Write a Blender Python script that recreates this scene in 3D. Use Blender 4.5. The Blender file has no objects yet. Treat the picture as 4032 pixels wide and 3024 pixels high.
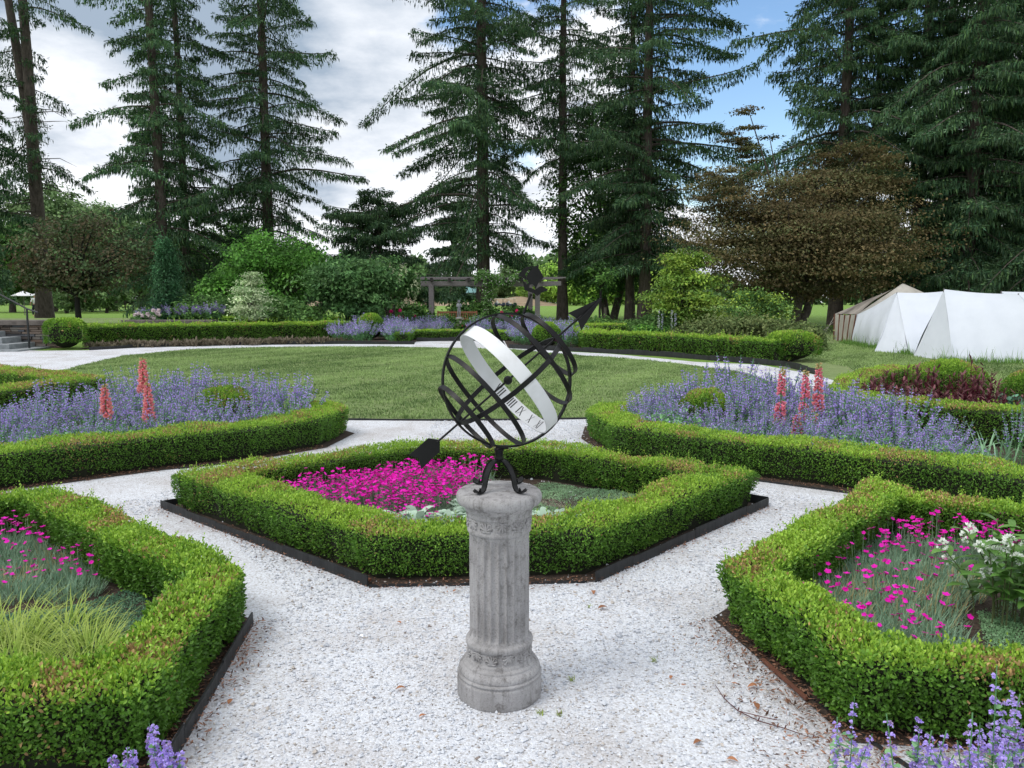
import bpy, bmesh, math, random
import numpy as np
from mathutils import Vector

rng = np.random.default_rng(11)
random.seed(5)
SC = bpy.context.scene
COL = SC.collection
PI = math.pi
H_EYE, PITCH, FPX = 1.6, math.radians(6.5), 3046.0
CP, SP = math.cos(PITCH), math.sin(PITCH)

# ------------------------------------------------------------------ survey helpers
def ray(px, py):
    a, b = (px - 2016) / FPX, -(py - 1512) / FPX
    return np.array([a, CP + b * SP, -SP + b * CP])

def U(px, py, z=0.0):
    d = ray(px, py)
    return np.array([0, 0, H_EYE]) + d * ((z - H_EYE) / d[2])

def U2(px, py, z=0.0):
    p = U(px, py, z)
    return (float(p[0]), float(p[1]))

def atY(px, py, Y):
    d = ray(px, py)
    return np.array([0, 0, H_EYE]) + d * (Y / d[1])

def gz(x, y):
    y = np.asarray(y, float)
    return np.where(y > 60, -(y - 60) * 0.0075, 0.0)

def XY(px, Y):
    z = float(gz(0, Y))
    depth = Y * CP - (z - H_EYE) * SP
    return (px - 2016) / FPX * depth, Y, z

def nrm(v):
    v = np.asarray(v, float)
    return v / np.maximum(np.linalg.norm(v, axis=-1, keepdims=True), 1e-9)

_K = rng.normal(size=(14, 3)); _PH = rng.uniform(0, 6.28, 14)
def noise(P, f=1.0, o=0):
    P = np.asarray(P, float)
    r = 0
    for i in range(6):
        j = (i + o) % 14
        r = r + np.sin(P @ (_K[j] * f * (1 + .35 * i)) + _PH[j] * (1 + o)) / (1 + .35 * i)
    return r / 2.4

# ------------------------------------------------------------------ materials
def node_mat(name):
    m = bpy.data.materials.new(name); m.use_nodes = True
    nt = m.node_tree
    for n in list(nt.nodes): nt.nodes.remove(n)
    out = nt.nodes.new('ShaderNodeOutputMaterial')
    return m, nt, out

def N(nt, t, **kw):
    n = nt.nodes.new(t)
    for k, v in kw.items():
        if k in n.inputs.keys(): n.inputs[k].default_value = v
        else: setattr(n, k, v)
    return n

def foliage_mat(name, trans=.25, rough=.55, spec=.25, gain=1.0):
    m, nt, out = node_mat(name)
    at = N(nt, 'ShaderNodeAttribute', attribute_name='Col')
    hs = N(nt, 'ShaderNodeHueSaturation', Value=gain)
    nt.links.new(at.outputs['Color'], hs.inputs['Color'])
    p = N(nt, 'ShaderNodeBsdfPrincipled', Roughness=rough)
    p.inputs['Specular IOR Level'].default_value = spec
    t = N(nt, 'ShaderNodeBsdfTranslucent')
    mx = N(nt, 'ShaderNodeMixShader', Fac=trans)
    nt.links.new(hs.outputs[0], p.inputs['Base Color']); nt.links.new(hs.outputs[0], t.inputs['Color'])
    nt.links.new(p.outputs[0], mx.inputs[1]); nt.links.new(t.outputs[0], mx.inputs[2])
    nt.links.new(mx.outputs[0], out.inputs[0])
    return m

def solid_mat(name, c1, c2=None, scale=8., rough=.7, metal=0., bump=0., bscale=40., stretch=(1, 1, 1), spec=.4, detail=6., lo=.3, hi=.7):
    m, nt, out = node_mat(name)
    p = N(nt, 'ShaderNodeBsdfPrincipled', Roughness=rough, Metallic=metal)
    p.inputs['Specular IOR Level'].default_value = spec
    tc = N(nt, 'ShaderNodeTexCoord')
    mp = N(nt, 'ShaderNodeMapping'); mp.inputs['Scale'].default_value = stretch
    nt.links.new(tc.outputs['Object'], mp.inputs[0])
    if c2 is not None:
        nz = N(nt, 'ShaderNodeTexNoise', Scale=scale, Detail=detail, Roughness=.62)
        nt.links.new(mp.outputs[0], nz.inputs['Vector'])
        cr = N(nt, 'ShaderNodeValToRGB')
        cr.color_ramp.elements[0].position = lo; cr.color_ramp.elements[1].position = hi
        cr.color_ramp.elements[0].color = (*c1, 1); cr.color_ramp.elements[1].color = (*c2, 1)
        nt.links.new(nz.outputs['Fac'], cr.inputs[0]); nt.links.new(cr.outputs[0], p.inputs['Base Color'])
    else:
        p.inputs['Base Color'].default_value = (*c1, 1)
    if bump:
        nb = N(nt, 'ShaderNodeTexNoise', Scale=bscale, Detail=5.)
        nt.links.new(mp.outputs[0], nb.inputs['Vector'])
        b = N(nt, 'ShaderNodeBump', Strength=bump, Distance=.01)
        nt.links.new(nb.outputs['Fac'], b.inputs['Height']); nt.links.new(b.outputs[0], p.inputs['Normal'])
    nt.links.new(p.outputs[0], out.inputs[0])
    return m

MT = {}
MT['box'] = foliage_mat('boxwood leaves', .3, .42, .35, 2.05)
MT['leaf'] = foliage_mat('tree leaves', .3, .6, .2, 1.9)
MT['needle'] = foliage_mat('spruce needles', .15, .7, .15, 1.85)
MT['soft'] = foliage_mat('soft herb leaves', .3, .75, .1, 1.7)
MT['petal'] = foliage_mat('petals', .35, .7, .1, 1.2)
MT['grass'] = foliage_mat('grass blades', .3, .6, .2, 2.05)
MT['stone'] = foliage_mat('loose stones', 0., .9, .1)
MT['bark'] = solid_mat('spruce bark', (.035, .028, .024), (.12, .098, .085), 9, .95, bump=1., bscale=14, stretch=(1, 1, .35))
MT['bark2'] = solid_mat('smooth bark', (.04, .035, .028), (.11, .095, .08), 10, .9, bump=.6)
MT['barkd'] = solid_mat('black wrapped trunk', (.008, .008, .008), (.02, .018, .016), 10, .9)
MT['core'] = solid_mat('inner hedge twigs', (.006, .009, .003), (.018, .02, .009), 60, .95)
MT['iron'] = solid_mat('black painted iron', (.003, .0032, .0036), (.007, .007, .008), 14, .42, bump=.12, bscale=60, spec=.24)
MT['white'] = solid_mat('white painted metal', (.52, .53, .54), (.66, .675, .7), 9, .45, lo=.2, hi=.5, bump=.05)
MT['ink'] = solid_mat('dark numerals', (.012, .012, .014), rough=.6)
MT['edging'] = solid_mat('black plastic edging', (.008, .009, .01), (.028, .03, .032), 12, .55, bump=.4, bscale=30, stretch=(1, 1, .2))
MT['soil'] = solid_mat('bark mulch soil', (.012, .008, .006), (.085, .058, .042), 45, .98, bump=1., bscale=80, detail=9)
MT['canvas'] = solid_mat('white canvas', (.56, .6, .66), (.62, .66, .72), 1.6, .85, bump=.15, bscale=5, spec=.15)
MT['canvas2'] = solid_mat('shade-toned canvas', (.26, .245, .215), (.5, .48, .43), 1.3, .9, bump=.2, bscale=4, spec=.1)  # grey-beige copy of the white canvas; shade on the tent end is in the colour
MT['canvas3'] = solid_mat('shade-darkened roof canvas', (.09, .08, .07), (.36, .33, .29), 1.1, .9, bump=.2, bscale=4, spec=.1)  # roof cloth painted darker to carry the shade of its slope
MT['rope'] = solid_mat('rust red straps', (.10, .04, .025), (.18, .07, .04), 10, .85)
MT['wood'] = solid_mat('weathered grey timber', (.11, .1, .105), (.24, .22, .225), 16, .9, bump=.4, stretch=(1, 6, 6))
MT['woodd'] = solid_mat('dark rafter timber', (.02, .018, .018), (.05, .045, .045), 16, .9)
MT['teak'] = solid_mat('teak bench slats', (.16, .06, .03), (.28, .12, .065), 14, .6, stretch=(1, 4, 4))
MT['statue'] = solid_mat('grey cast stone', (.17, .18, .2), (.36, .38, .4), 20, .85, bump=.3)
MT['plinth'] = solid_mat('pale cast stone', (.3, .27, .25), (.46, .42, .39), 14, .9, bump=.3)
MT['step'] = solid_mat('bluestone tread', (.17, .19, .2), (.29, .31, .32), 6, .8, bump=.3)
MT['rail'] = solid_mat('dark handrail', (.012, .014, .016), (.03, .032, .036), 8, .4)
MT['coping'] = solid_mat('coping stone', (.07, .06, .055), (.19, .165, .15), 4, .9, bump=.5, bscale=20)
MT['barnwall'] = solid_mat('barn wall', (.2, .26, .28), rough=.8)
MT['barnroof'] = solid_mat('teal barn roof', (.12, .26, .27), (.16, .32, .32), 2, .6)
MT['cart'] = solid_mat('cart body', (.03, .04, .08), rough=.4)
MT['cartroof'] = solid_mat('cart roof', (.6, .55, .47), rough=.5)
MT['tyre'] = solid_mat('tyre rubber', (.012, .012, .012), rough=.8)
MT['skin'] = solid_mat('skin', (.42, .24, .17), rough=.6)
MT['clothw'] = solid_mat('white cloth', (.7, .7, .72), rough=.9)
MT['clothb'] = solid_mat('blue cloth', (.03, .08, .32), rough=.9)
MT['clothd'] = solid_mat('dark cloth', (.02, .025, .04), rough=.9)
MT['clothn'] = solid_mat('khaki cloth', (.3, .24, .16), rough=.9)
MT['tag'] = solid_mat('orange tag', (.75, .28, .02), rough=.6)
MT['sand'] = solid_mat('dry tan mound', (.2, .145, .09), (.34, .26, .17), .35, .95, bump=.3, bscale=3)

# ------------------------------------------------------------------ mesh builder
class Geo:
    def __init__(s): s.v, s.f, s.c, s.n = [], [], [], 0
    def add(s, v, f, col=(.5, .5, .5)):
        v = np.asarray(v, float).reshape(-1, 3); f = np.asarray(f, np.int64)
        c = np.asarray(col, float)
        if c.ndim == 1: c = np.broadcast_to(c, (len(v), 3))
        s.v.append(v); s.c.append(c); s.f.append(f + s.n); s.n += len(v)
    def mesh(s, name, mat, smooth=False, origin=(0, 0, 0)):
        V = np.concatenate(s.v) - np.asarray(origin, float)
        Cc = np.clip(np.concatenate(s.c), 0, 1)
        idx = np.concatenate([f.ravel() for f in s.f])
        cnt = np.concatenate([np.full(len(f), f.shape[1]) for f in s.f])
        me = bpy.data.meshes.new(name)
        me.vertices.add(len(V)); me.vertices.foreach_set('co', V.astype(np.float32).ravel())
        me.loops.add(len(idx)); me.loops.foreach_set('vertex_index', idx.astype(np.int32))
        st = np.concatenate([[0], np.cumsum(cnt)[:-1]])
        me.polygons.add(len(cnt)); me.polygons.foreach_set('loop_start', st.astype(np.int32))
        a = me.attributes.new('Col', 'FLOAT_COLOR', 'POINT')
        a.data.foreach_set('color', np.concatenate([Cc, np.ones((len(Cc), 1))], 1).astype(np.float32).ravel())
        me.polygons.foreach_set('use_smooth', np.full(len(cnt), bool(smooth)))
        me.update(calc_edges=True); me.validate()
        me.materials.append(mat)
        return me
    def build(s, name, mat, parent=None, smooth=False):
        o = parent.location if parent is not None else (0, 0, 0)
        me = s.mesh(name, mat, smooth, o)
        ob = bpy.data.objects.new(name, me); COL.objects.link(ob)
        if parent is not None: ob.parent = parent
        return ob

def sub(geo, name, mat, part, smooth=False):        # a sub-part: origin of the whole thing
    root = part.parent
    me = geo.mesh(name, mat, smooth, root.location)
    ob = bpy.data.objects.new(name, me); COL.objects.link(ob); ob.parent = part
    return ob

def tag(o, label=None, cat=None, group=None, kind=None):
    if label: o['label'] = label
    if cat: o['category'] = cat
    if group: o['group'] = group
    if kind: o['kind'] = kind
    return o

def thing(name, label, cat, loc=(0, 0, 0), group=None):
    o = bpy.data.objects.new(name, None); COL.objects.link(o)
    o.location = [float(q) for q in loc]; o.empty_display_size = .1
    return tag(o, label, cat, group)

def copy_tree(o, parent=None):
    c = o.copy(); COL.objects.link(c)
    if parent is not None: c.parent = parent
    for ch in list(o.children): copy_tree(ch, c)
    return c

# ------------------------------------------------------------------ shape adders
def leaves(g, P, d, nr, L, W, col, fold=.12, fine=False, bend=0.):
    n = len(P)
    if n == 0: return
    d = nrm(d); s = nrm(np.cross(d, nr)); n2 = np.cross(s, d)
    L = np.broadcast_to(np.asarray(L, float), (n,))[:, None]; W = np.broadcast_to(np.asarray(W, float), (n,))[:, None]
    col = np.broadcast_to(np.asarray(col, float), (n, 3))
    if fine:
        a = P; t = P + d * L + n2 * bend * L
        l1 = P + d * L * .33 + s * W * .46 + n2 * fold * W; l2 = P + d * L * .7 + s * W * .44 + n2 * (fold * W + bend * L * .5)
        r1 = P + d * L * .33 - s * W * .46 + n2 * fold * W; r2 = P + d * L * .7 - s * W * .44 + n2 * (fold * W + bend * L * .5)
        v = np.stack([a, l1, l2, t, r2, r1], 1).reshape(-1, 3)
        b = np.arange(n)[:, None] * 6
        f = np.concatenate([b + [0, 1, 2, 3], b + [0, 3, 4, 5]])
        g.add(v, f, np.repeat(col, 6, 0))
    else:
        v = np.stack([P, P + d * L * .45 + s * W * .5 + n2 * fold * W, P + d * L + n2 * bend * L, P + d * L * .45 - s * W * .5 + n2 * fold * W], 1).reshape(-1, 3)
        f = np.arange(n)[:, None] * 4 + [0, 1, 2, 3]
        g.add(v, f, np.repeat(col, 4, 0))

def blades(g, P, az, e0, e1, L, W, col, nseg=3, prof=None, tip=None, cup=0.):
    n = len(P)
    if n == 0: return
    B = lambda q: np.broadcast_to(np.asarray(q, float), (n,))
    az, e0, e1, L, W = B(az), B(e0), B(e1), B(L), B(W)
    col = np.broadcast_to(np.asarray(col, float), (n, 3))
    if prof is None: prof = [1 - .95 * (k / nseg) ** 1.5 for k in range(nseg + 1)]
    h = np.stack([np.cos(az), np.sin(az), 0 * az], 1); sd = np.stack([-np.sin(az), np.cos(az), 0 * az], 1)
    p = np.array(P, float); rows = []; cc = []
    for k in range(nseg + 1):
        w = (W * prof[k] * .5)[:, None]
        el = e0 + (e1 - e0) * (k / nseg)
        upv = np.stack([-np.sin(el) * np.cos(az), -np.sin(el) * np.sin(az), np.cos(el)], 1)
        rows.append(np.stack([p + sd * w + upv * w * cup, p - sd * w + upv * w * cup], 1))
        cc.append(col if tip is None else col + (np.asarray(tip) - col) * (k / nseg))
        p = p + (L / nseg)[:, None] * (np.cos(el)[:, None] * h + np.sin(el)[:, None] * np.array([0, 0, 1.]))
    v = np.concatenate(rows, 1).reshape(-1, 3)
    m = 2 * (nseg + 1)
    c = np.repeat(np.stack(cc, 1), 2, 1).reshape(-1, 3)
    b = np.arange(n)[:, None] * m
    g.add(v, np.concatenate([b + [2 * k, 2 * k + 1, 2 * k + 3, 2 * k + 2] for k in range(nseg)]), c)
    return p

def tube(g, pts, rad, ns=8, col=(.1, .1, .1), caps=True, close=False):
    P = np.asarray(pts, float); n = len(P)
    R = np.broadcast_to(np.asarray(rad, float), (n,))
    T = np.gradient(P, axis=0) if not close else np.roll(P, -1, 0) - np.roll(P, 1, 0)
    T = nrm(T)
    ref = np.array([0, 0, 1.]) if abs(T[0][2]) < .9 else np.array([1., 0, 0])
    A = nrm(np.cross(T, ref)); Bv = np.cross(T, A)
    th = np.arange(ns) / ns * 2 * PI
    V = P[:, None] + R[:, None, None] * (np.cos(th)[None, :, None] * A[:, None] + np.sin(th)[None, :, None] * Bv[:, None])
    F = []
    m = n if close else n - 1
    for i in range(m):
        j = (i + 1) % n
        for k in range(ns):
            F.append((i * ns + k, i * ns + (k + 1) % ns, j * ns + (k + 1) % ns, j * ns + k))
    g.add(V.reshape(-1, 3), F, col)
    if caps and not close:
        for i in (0, n - 1):
            c = P[i]; vv = np.concatenate([V[i], [c]])
            ff = [(k, (k + 1) % ns, ns) if i else ((k + 1) % ns, k, ns) for k in range(ns)]
            g.add(vv, ff, col)

def box(g, c, s, rz=0., col=(.3, .3, .3), M=None, bev=0.):
    c = np.asarray(c, float); s = np.asarray(s, float) / 2
    if bev:
        bm = bmesh.new(); bmesh.ops.create_cube(bm, size=2)
        for v in bm.verts: v.co = Vector((v.co.x * s[0], v.co.y * s[1], v.co.z * s[2]))
        bmesh.ops.bevel(bm, geom=bm.edges[:], offset=bev, segments=2, affect='EDGES', profile=.5)
        bm.verts.index_update()
        V = np.array([v.co[:] for v in bm.verts])
        groups = {}
        for f in bm.faces: groups.setdefault(len(f.verts), []).append([v.index for v in f.verts])
        bm.free()
    else:
        V = np.array([[x, y, z] for x in (-1, 1) for y in (-1, 1) for z in (-1, 1)], float) * s
        groups = {4: [[0, 1, 3, 2], [4, 6, 7, 5], [0, 4, 5, 1], [2, 3, 7, 6], [0, 2, 6, 4], [1, 5, 7, 3]]}
    if M is not None: V = V @ np.asarray(M, float)
    else:
        ca, sa = math.cos(rz), math.sin(rz)
        V = np.stack([V[:, 0] * ca - V[:, 1] * sa, V[:, 0] * sa + V[:, 1] * ca, V[:, 2]], 1)
    V = V + c
    base = g.n; g.v.append(V); g.c.append(np.broadcast_to(np.asarray(col, float), (len(V), 3))); g.n += len(V)
    for k, fl in groups.items(): g.f.append(np.array(fl, np.int64) + base)

def lathe(g, prof, c=(0, 0, 0), ns=64, col=(.3, .3, .3), fn=None):
    th = np.arange(ns) / ns * 2 * PI
    V = []
    for r, z in prof:
        rr = np.full(ns, r) if fn is None else fn(r, z, th)
        V.append(np.stack([rr * np.cos(th) + c[0], rr * np.sin(th) + c[1], np.full(ns, z + c[2])], 1))
    n = len(prof); F = []
    for i in range(n - 1):
        for k in range(ns):
            F.append((i * ns + k, i * ns + (k + 1) % ns, (i + 1) * ns + (k + 1) % ns, (i + 1) * ns + k))
    g.add(np.concatenate(V), F, col)
    for i, s in ((0, -1), (n - 1, 1)):
        vv = np.concatenate([V[i], [[c[0], c[1], prof[i][1] + c[2]]]])
        g.add(vv, [(k, (k + 1) % ns, ns) if s > 0 else ((k + 1) % ns, k, ns) for k in range(ns)], col)

def ball(g, c, r, col=(.1, .1, .1), ns=12, nr=8, sc=(1, 1, 1)):
    prof = [(max(1e-4, math.sin(PI * i / nr)), -math.cos(PI * i / nr)) for i in range(nr + 1)]
    g2 = Geo(); lathe(g2, prof, ns=ns)
    for v, f in zip(g2.v, g2.f): g.add(v * np.asarray(sc) * r + np.asarray(c), f - f.min(), col)

def inside(poly, P):
    poly = np.asarray(poly); x, y = P[:, 0], P[:, 1]
    r = np.zeros(len(P), bool); n = len(poly)
    for i in range(n):
        x1, y1 = poly[i]; x2, y2 = poly[(i + 1) % n]
        c = ((y1 > y) != (y2 > y)) & (x < (x2 - x1) * (y - y1) / (y2 - y1 + 1e-12) + x1)
        r ^= c
    return r

def sample_poly(poly, n):
    poly = np.asarray(poly, float); lo, hi = poly.min(0), poly.max(0); out = []
    tot = 0
    while tot < n:
        q = rng.uniform(lo, hi, (n * 2, 2)); q = q[inside(poly, q)]; out.append(q); tot += len(q)
    return np.concatenate(out)[:n]

def sheet(name, poly, z, mat, label=None, thick=0., kind='structure', parent=None):
    bm = bmesh.new()
    vs = [bm.verts.new((x, y, z)) for x, y in poly]
    f = bm.faces.new(vs)
    if f.normal.z < 0: f.normal_flip()
    bmesh.ops.triangulate(bm, faces=[f])
    me = bpy.data.meshes.new(name); bm.to_mesh(me); bm.free(); me.materials.append(mat)
    o = bpy.data.objects.new(name, me); COL.objects.link(o)
    if kind: o['kind'] = kind
    if label: o['label'] = label
    return o

def offset_poly(pts, d, closed=True):
    P = np.asarray(pts, float); n = len(P); out = []
    for i in range(n):
        m = mitre(P, i, closed); out.append(P[i] + m * d)
    return np.array(out)

def mitre(P, i, closed):
    n = len(P)
    def ln(a, b):
        t = P[b % n] - P[a % n]; t = t / np.linalg.norm(t); return np.array([-t[1], t[0]])
    if closed or 0 < i < n - 1:
        a, b = ln(i - 1, i), ln(i, i + 1); m = a + b; m = m / np.linalg.norm(m)
        return m / max(.35, float(m @ a))
    return ln(0, 1) if i == 0 else ln(n - 2, n - 1)

# ================================================================== SETTING: ground, gravel, lawn
def gravel_mat():
    m, nt, out = node_mat('white marble gravel')
    p = N(nt, 'ShaderNodeBsdfPrincipled', Roughness=.85); p.inputs['Specular IOR Level'].default_value = .25
    tc = N(nt, 'ShaderNodeTexCoord')
    v = N(nt, 'ShaderNodeTexVoronoi', Scale=120.); v.inputs['Randomness'].default_value = 1
    nt.links.new(tc.outputs['Object'], v.inputs['Vector'])
    sep = N(nt, 'ShaderNodeSeparateColor'); nt.links.new(v.outputs['Color'], sep.inputs[0])
    cr = N(nt, 'ShaderNodeValToRGB'); e = cr.color_ramp.elements
    e[0].position = 0; e[0].color = (.2, .18, .17, 1); e[1].position = 1; e[1].color = (.7, .73, .78, 1)
    for ps, c in ((.03, (.34, .32, .3)), (.09, (.5, .5, .51)), (.45, (.58, .6, .64)), (.7, (.64, .665, .71))):
        k = e.new(ps); k.color = (*c, 1)
    nt.links.new(sep.outputs[0], cr.inputs[0])
    n1 = N(nt, 'ShaderNodeTexNoise', Scale=1.1, Detail=8., Roughness=.68); nt.links.new(tc.outputs['Object'], n1.inputs['Vector'])
    r1 = N(nt, 'ShaderNodeMapRange'); r1.inputs[1].default_value = .46; r1.inputs[2].default_value = .74
    nt.links.new(n1.outputs['Fac'], r1.inputs[0])
    mx = N(nt, 'ShaderNodeMix', data_type='RGBA', blend_type='MULTIPLY')
    nt.links.new(r1.outputs[0], mx.inputs[0]); nt.links.new(cr.outputs[0], mx.inputs[6]); mx.inputs[7].default_value = (.68, .62, .57, 1)
    n2 = N(nt, 'ShaderNodeTexNoise', Scale=14., Detail=6., Roughness=.7); nt.links.new(tc.outputs['Object'], n2.inputs['Vector'])
    r2 = N(nt, 'ShaderNodeMapRange'); r2.inputs[1].default_value = .62; r2.inputs[2].default_value = .72
    nt.links.new(n2.outputs['Fac'], r2.inputs[0])
    mx2 = N(nt, 'ShaderNodeMix', data_type='RGBA', blend_type='MULTIPLY')
    nt.links.new(r2.outputs[0], mx2.inputs[0]); nt.links.new(mx.outputs[2], mx2.inputs[6]); mx2.inputs[7].default_value = (.62, .55, .5, 1)
    nt.links.new(mx2.outputs[2], p.inputs['Base Color'])
    b = N(nt, 'ShaderNodeBump', Strength=.65, Distance=.005); b.invert = True
    nt.links.new(v.outputs['Distance'], b.inputs['Height']); nt.links.new(b.outputs[0], p.inputs['Normal'])
    nt.links.new(p.outputs[0], out.inputs[0])
    return m

def lawn_mat(name, c1, c2, c3):
    m, nt, out = node_mat(name)
    p = N(nt, 'ShaderNodeBsdfPrincipled', Roughness=.9); p.inputs['Specular IOR Level'].default_value = .1
    tc = N(nt, 'ShaderNodeTexCoord')
    def nz(s, d, st=(1, 1, 1)):
        mp = N(nt, 'ShaderNodeMapping'); mp.inputs['Scale'].default_value = st
        nt.links.new(tc.outputs['Object'], mp.inputs[0])
        n = N(nt, 'ShaderNodeTexNoise', Scale=s, Detail=d, Roughness=.65); nt.links.new(mp.outputs[0], n.inputs['Vector']); return n
    a, b2, c = nz(.55, 5.), nz(9., 8., (.45, 1.3, 1)), nz(70., 4.)
    cr = N(nt, 'ShaderNodeValToRGB'); cr.color_ramp.elements[0].position = .3; cr.color_ramp.elements[1].position = .7
    cr.color_ramp.elements[0].color = (*c1, 1); cr.color_ramp.elements[1].color = (*c2, 1)
    nt.links.new(b2.outputs['Fac'], cr.inputs[0])
    mx = N(nt, 'ShaderNodeMix', data_type='RGBA'); r = N(nt, 'ShaderNodeMapRange'); r.inputs[1].default_value = .45; r.inputs[2].default_value = .75
    nt.links.new(a.outputs['Fac'], r.inputs[0]); nt.links.new(r.outputs[0], mx.inputs[0])
    nt.links.new(cr.outputs[0], mx.inputs[6]); mx.inputs[7].default_value = (*c3, 1)
    nt.links.new(mx.outputs[2], p.inputs['Base Color'])
    bp = N(nt, 'ShaderNodeBump', Strength=.8, Distance=.03); nt.links.new(c.outputs['Fac'], bp.inputs['Height']); nt.links.new(bp.outputs[0], p.inputs['Normal'])
    nt.links.new(p.outputs[0], out.inputs[0])
    return m

MT['gravel'] = gravel_mat()
MT['lawn'] = lawn_mat('mown lawn', (.135, .195, .072), (.255, .33, .14), (.26, .3, .145))
MT['field'] = lawn_mat('golf fairway', (.13, .24, .045), (.2, .32, .07), (.17, .26, .06))

g = Geo()
xs = np.concatenate([[-900, -500, -300], np.linspace(-200, 200, 41), [300, 500, 900]])
ys = np.concatenate([[-60, -20], np.linspace(0, 60, 13), np.linspace(70, 300, 24), [400, 600, 1000]])
X, Y = np.meshgrid(xs, ys); Zg = gz(X, Y) - .012
nx, ny = len(xs), len(ys)
ii = (np.arange(ny - 1)[:, None] * nx + np.arange(nx - 1)[None]).ravel()
g.add(np.stack([X, Y, Zg], -1).reshape(-1, 3), np.stack([ii, ii + 1, ii + nx + 1, ii + nx], 1))
gr = g.build('ground', MT['field']); gr['kind'] = 'structure'; gr['label'] = 'green mown golf fairway behind the garden'
near_lawn = [(4.6, 10.4), (6, 8.9), (9, 8.2), (22, 8), (30, 20), (30, 36), (14, 38), (7.7, 33), (7.0, 24), (6.2, 19), (6.0, 16.5), (5.6, 13.2)]
o = sheet('side_lawn', near_lawn, -.006, MT['lawn'], 'grass in front of the white tents')

GRAVEL = [(-5.5, -2), (5.5, -2), (6.4, 4), (6.0, 8.0), (4.6, 10.4), (6.0, 13.2)] + \
    [U2(3215, 1476), U2(2992, 1436), U2(2742, 1425), U2(2417, 1394), U2(2200, 1383), U2(2010, 1366), U2(1990, 1338), U2(1634, 1345), U2(1630, 1356),
     U2(1344, 1355), U2(911, 1359), U2(547, 1369), U2(352, 1379), U2(164, 1381), (-16.5, 23.3), (-17, 19), (-13, 15), (-9, 11), (-7.5, 7), (-6.5, 4)]
o = sheet('gravel_path', GRAVEL, 0., MT['gravel'], 'white marble gravel paths between the clipped beds')
LAWN = [U2(1344, 1652), U2(1823, 1656), U2(2324, 1648), (2.5, 10.7), (3.9, 11.7), (4.65, 12.9), (4.9, 14.0), U2(3040, 1506), U2(2931, 1469), U2(2688, 1435), U2(2525, 1418), U2(2200, 1394),
        U2(2021, 1378), U2(1789, 1371.5), U2(1500, 1367), U2(1344, 1366), U2(1030, 1369), U2(729, 1378), U2(486, 1402), U2(304, 1444), U2(225, 1469), (-9.5, 15.0), (-8.9, 13.2), (-7.5, 11.7), (-5.4, 10.6)]
o = sheet('lawn', LAWN, .012, MT['lawn'], 'oval mown lawn inside the gravel ring')

def grass_on(name, poly, n, L, W, z0, c1, c2, lean=.5, label=None):
    q = sample_poly(poly, n); g = Geo()
    az = rng.uniform(0, 2 * PI, n); P = np.stack([q[:, 0], q[:, 1], np.full(n, z0)], 1)
    t = np.clip(.5 + .3 * noise(P, 1.2) + .4 * noise(P * [.5, 1.6, 1], 4, 2) + .35 * noise(P * [.6, 1.5, 1], 13, 4) + rng.normal(0, .25, n), 0, 1)[:, None]
    c = np.asarray(c1) * (1 - t) + np.asarray(c2) * t
    ll = L * rng.uniform(.5, 1.2, n) * np.clip(1 + .45 * noise(P * [.6, 1.5, 1], 9, 1), .35, 1.8)
    blades(g, P, az, rng.uniform(.7, 1.4, n), rng.uniform(-.1, .9, n) * (1 - lean) + .2, ll, W * rng.uniform(.6, 1.3, n), c, nseg=2)
    o = g.build(name, MT['grass']); tag(o, label, 'grass', kind='stuff'); return o

grass_on('lawn_grass', LAWN, 190000, .05, .014, .008, (.045, .08, .024), (.165, .23, .085), label='short striped grass of the oval lawn')
grass_on('side_grass', [(4.7, 10.6), (6.5, 9.2), (9, 8.6), (14, 9), (15, 18.3), (11.5, 23), (10.5, 29), (8, 30), (7.7, 24), (7.4, 19.5), (7.6, 17.5), (7.3, 16.3), (6.1, 13.2)], 90000, .06, .016, -.01, (.05, .085, .026), (.165, .23, .085), label='mown grass between beds and white tents')

# loose gravel stones in front of the camera
n = 52000
q = sample_poly([(-1.25, 1.7), (-1.2, 4.0), (-2.3, 5.6), (-2.9, 5.4), (-3.2, 5.7), (-2.6, 6.6), (-1, 8.2), (-1, 9.9), (1, 9.9), (.9, 7.6), (2.0, 6.4), (3.2, 5.4), (2.6, 5.4), (1.1, 4.0), (1.0, 3.4), (1.3, 1.7)], n)
r = rng.lognormal(math.log(.0048), .35, n)
dirs = np.array([[1, 0, 0], [0, 1, 0], [-1, 0, 0], [0, -1, 0], [0, 0, 1], [0, 0, -1]], float)
rot = rng.uniform(0, 2 * PI, n); ca, sa = np.cos(rot), np.sin(rot)
loc = dirs[None] * r[:, None, None] * rng.uniform(.65, 1.35, (n, 6, 1)) + rng.normal(0, .18, (n, 6, 3)) * r[:, None, None]
loc = np.stack([loc[..., 0] * ca[:, None] - loc[..., 1] * sa[:, None], loc[..., 0] * sa[:, None] + loc[..., 1] * ca[:, None], loc[..., 2] * .8], -1)
V = loc + np.concatenate([q, (r * .45)[:, None]], 1)[:, None]
ff = np.array([[0, 1, 4], [1, 2, 4], [2, 3, 4], [3, 0, 4], [1, 0, 5], [2, 1, 5], [3, 2, 5], [0, 3, 5]])
w = rng.uniform(0, 1, n)[:, None]
c = np.where(w < .012, [[.25, .21, .19]], np.where(w < .09, [[.5, .46, .42]], np.array([[.61, .635, .68]]) + rng.normal(0, .06, (n, 1))))
P3 = np.concatenate([q, np.zeros((n, 1))], 1)
c = c * (1 - .22 * np.clip(noise(P3, 2.1) - .2, 0, 1))[:, None]
g = Geo(); g.add(V.reshape(-1, 3), (np.arange(n)[:, None, None] * 6 + ff[None]).reshape(-1, 3), np.repeat(c, 6, 0))
o = g.build('loose_gravel', MT['stone']); tag(o, 'loose white stone chips on the gravel path', 'gravel', kind='stuff')

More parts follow.
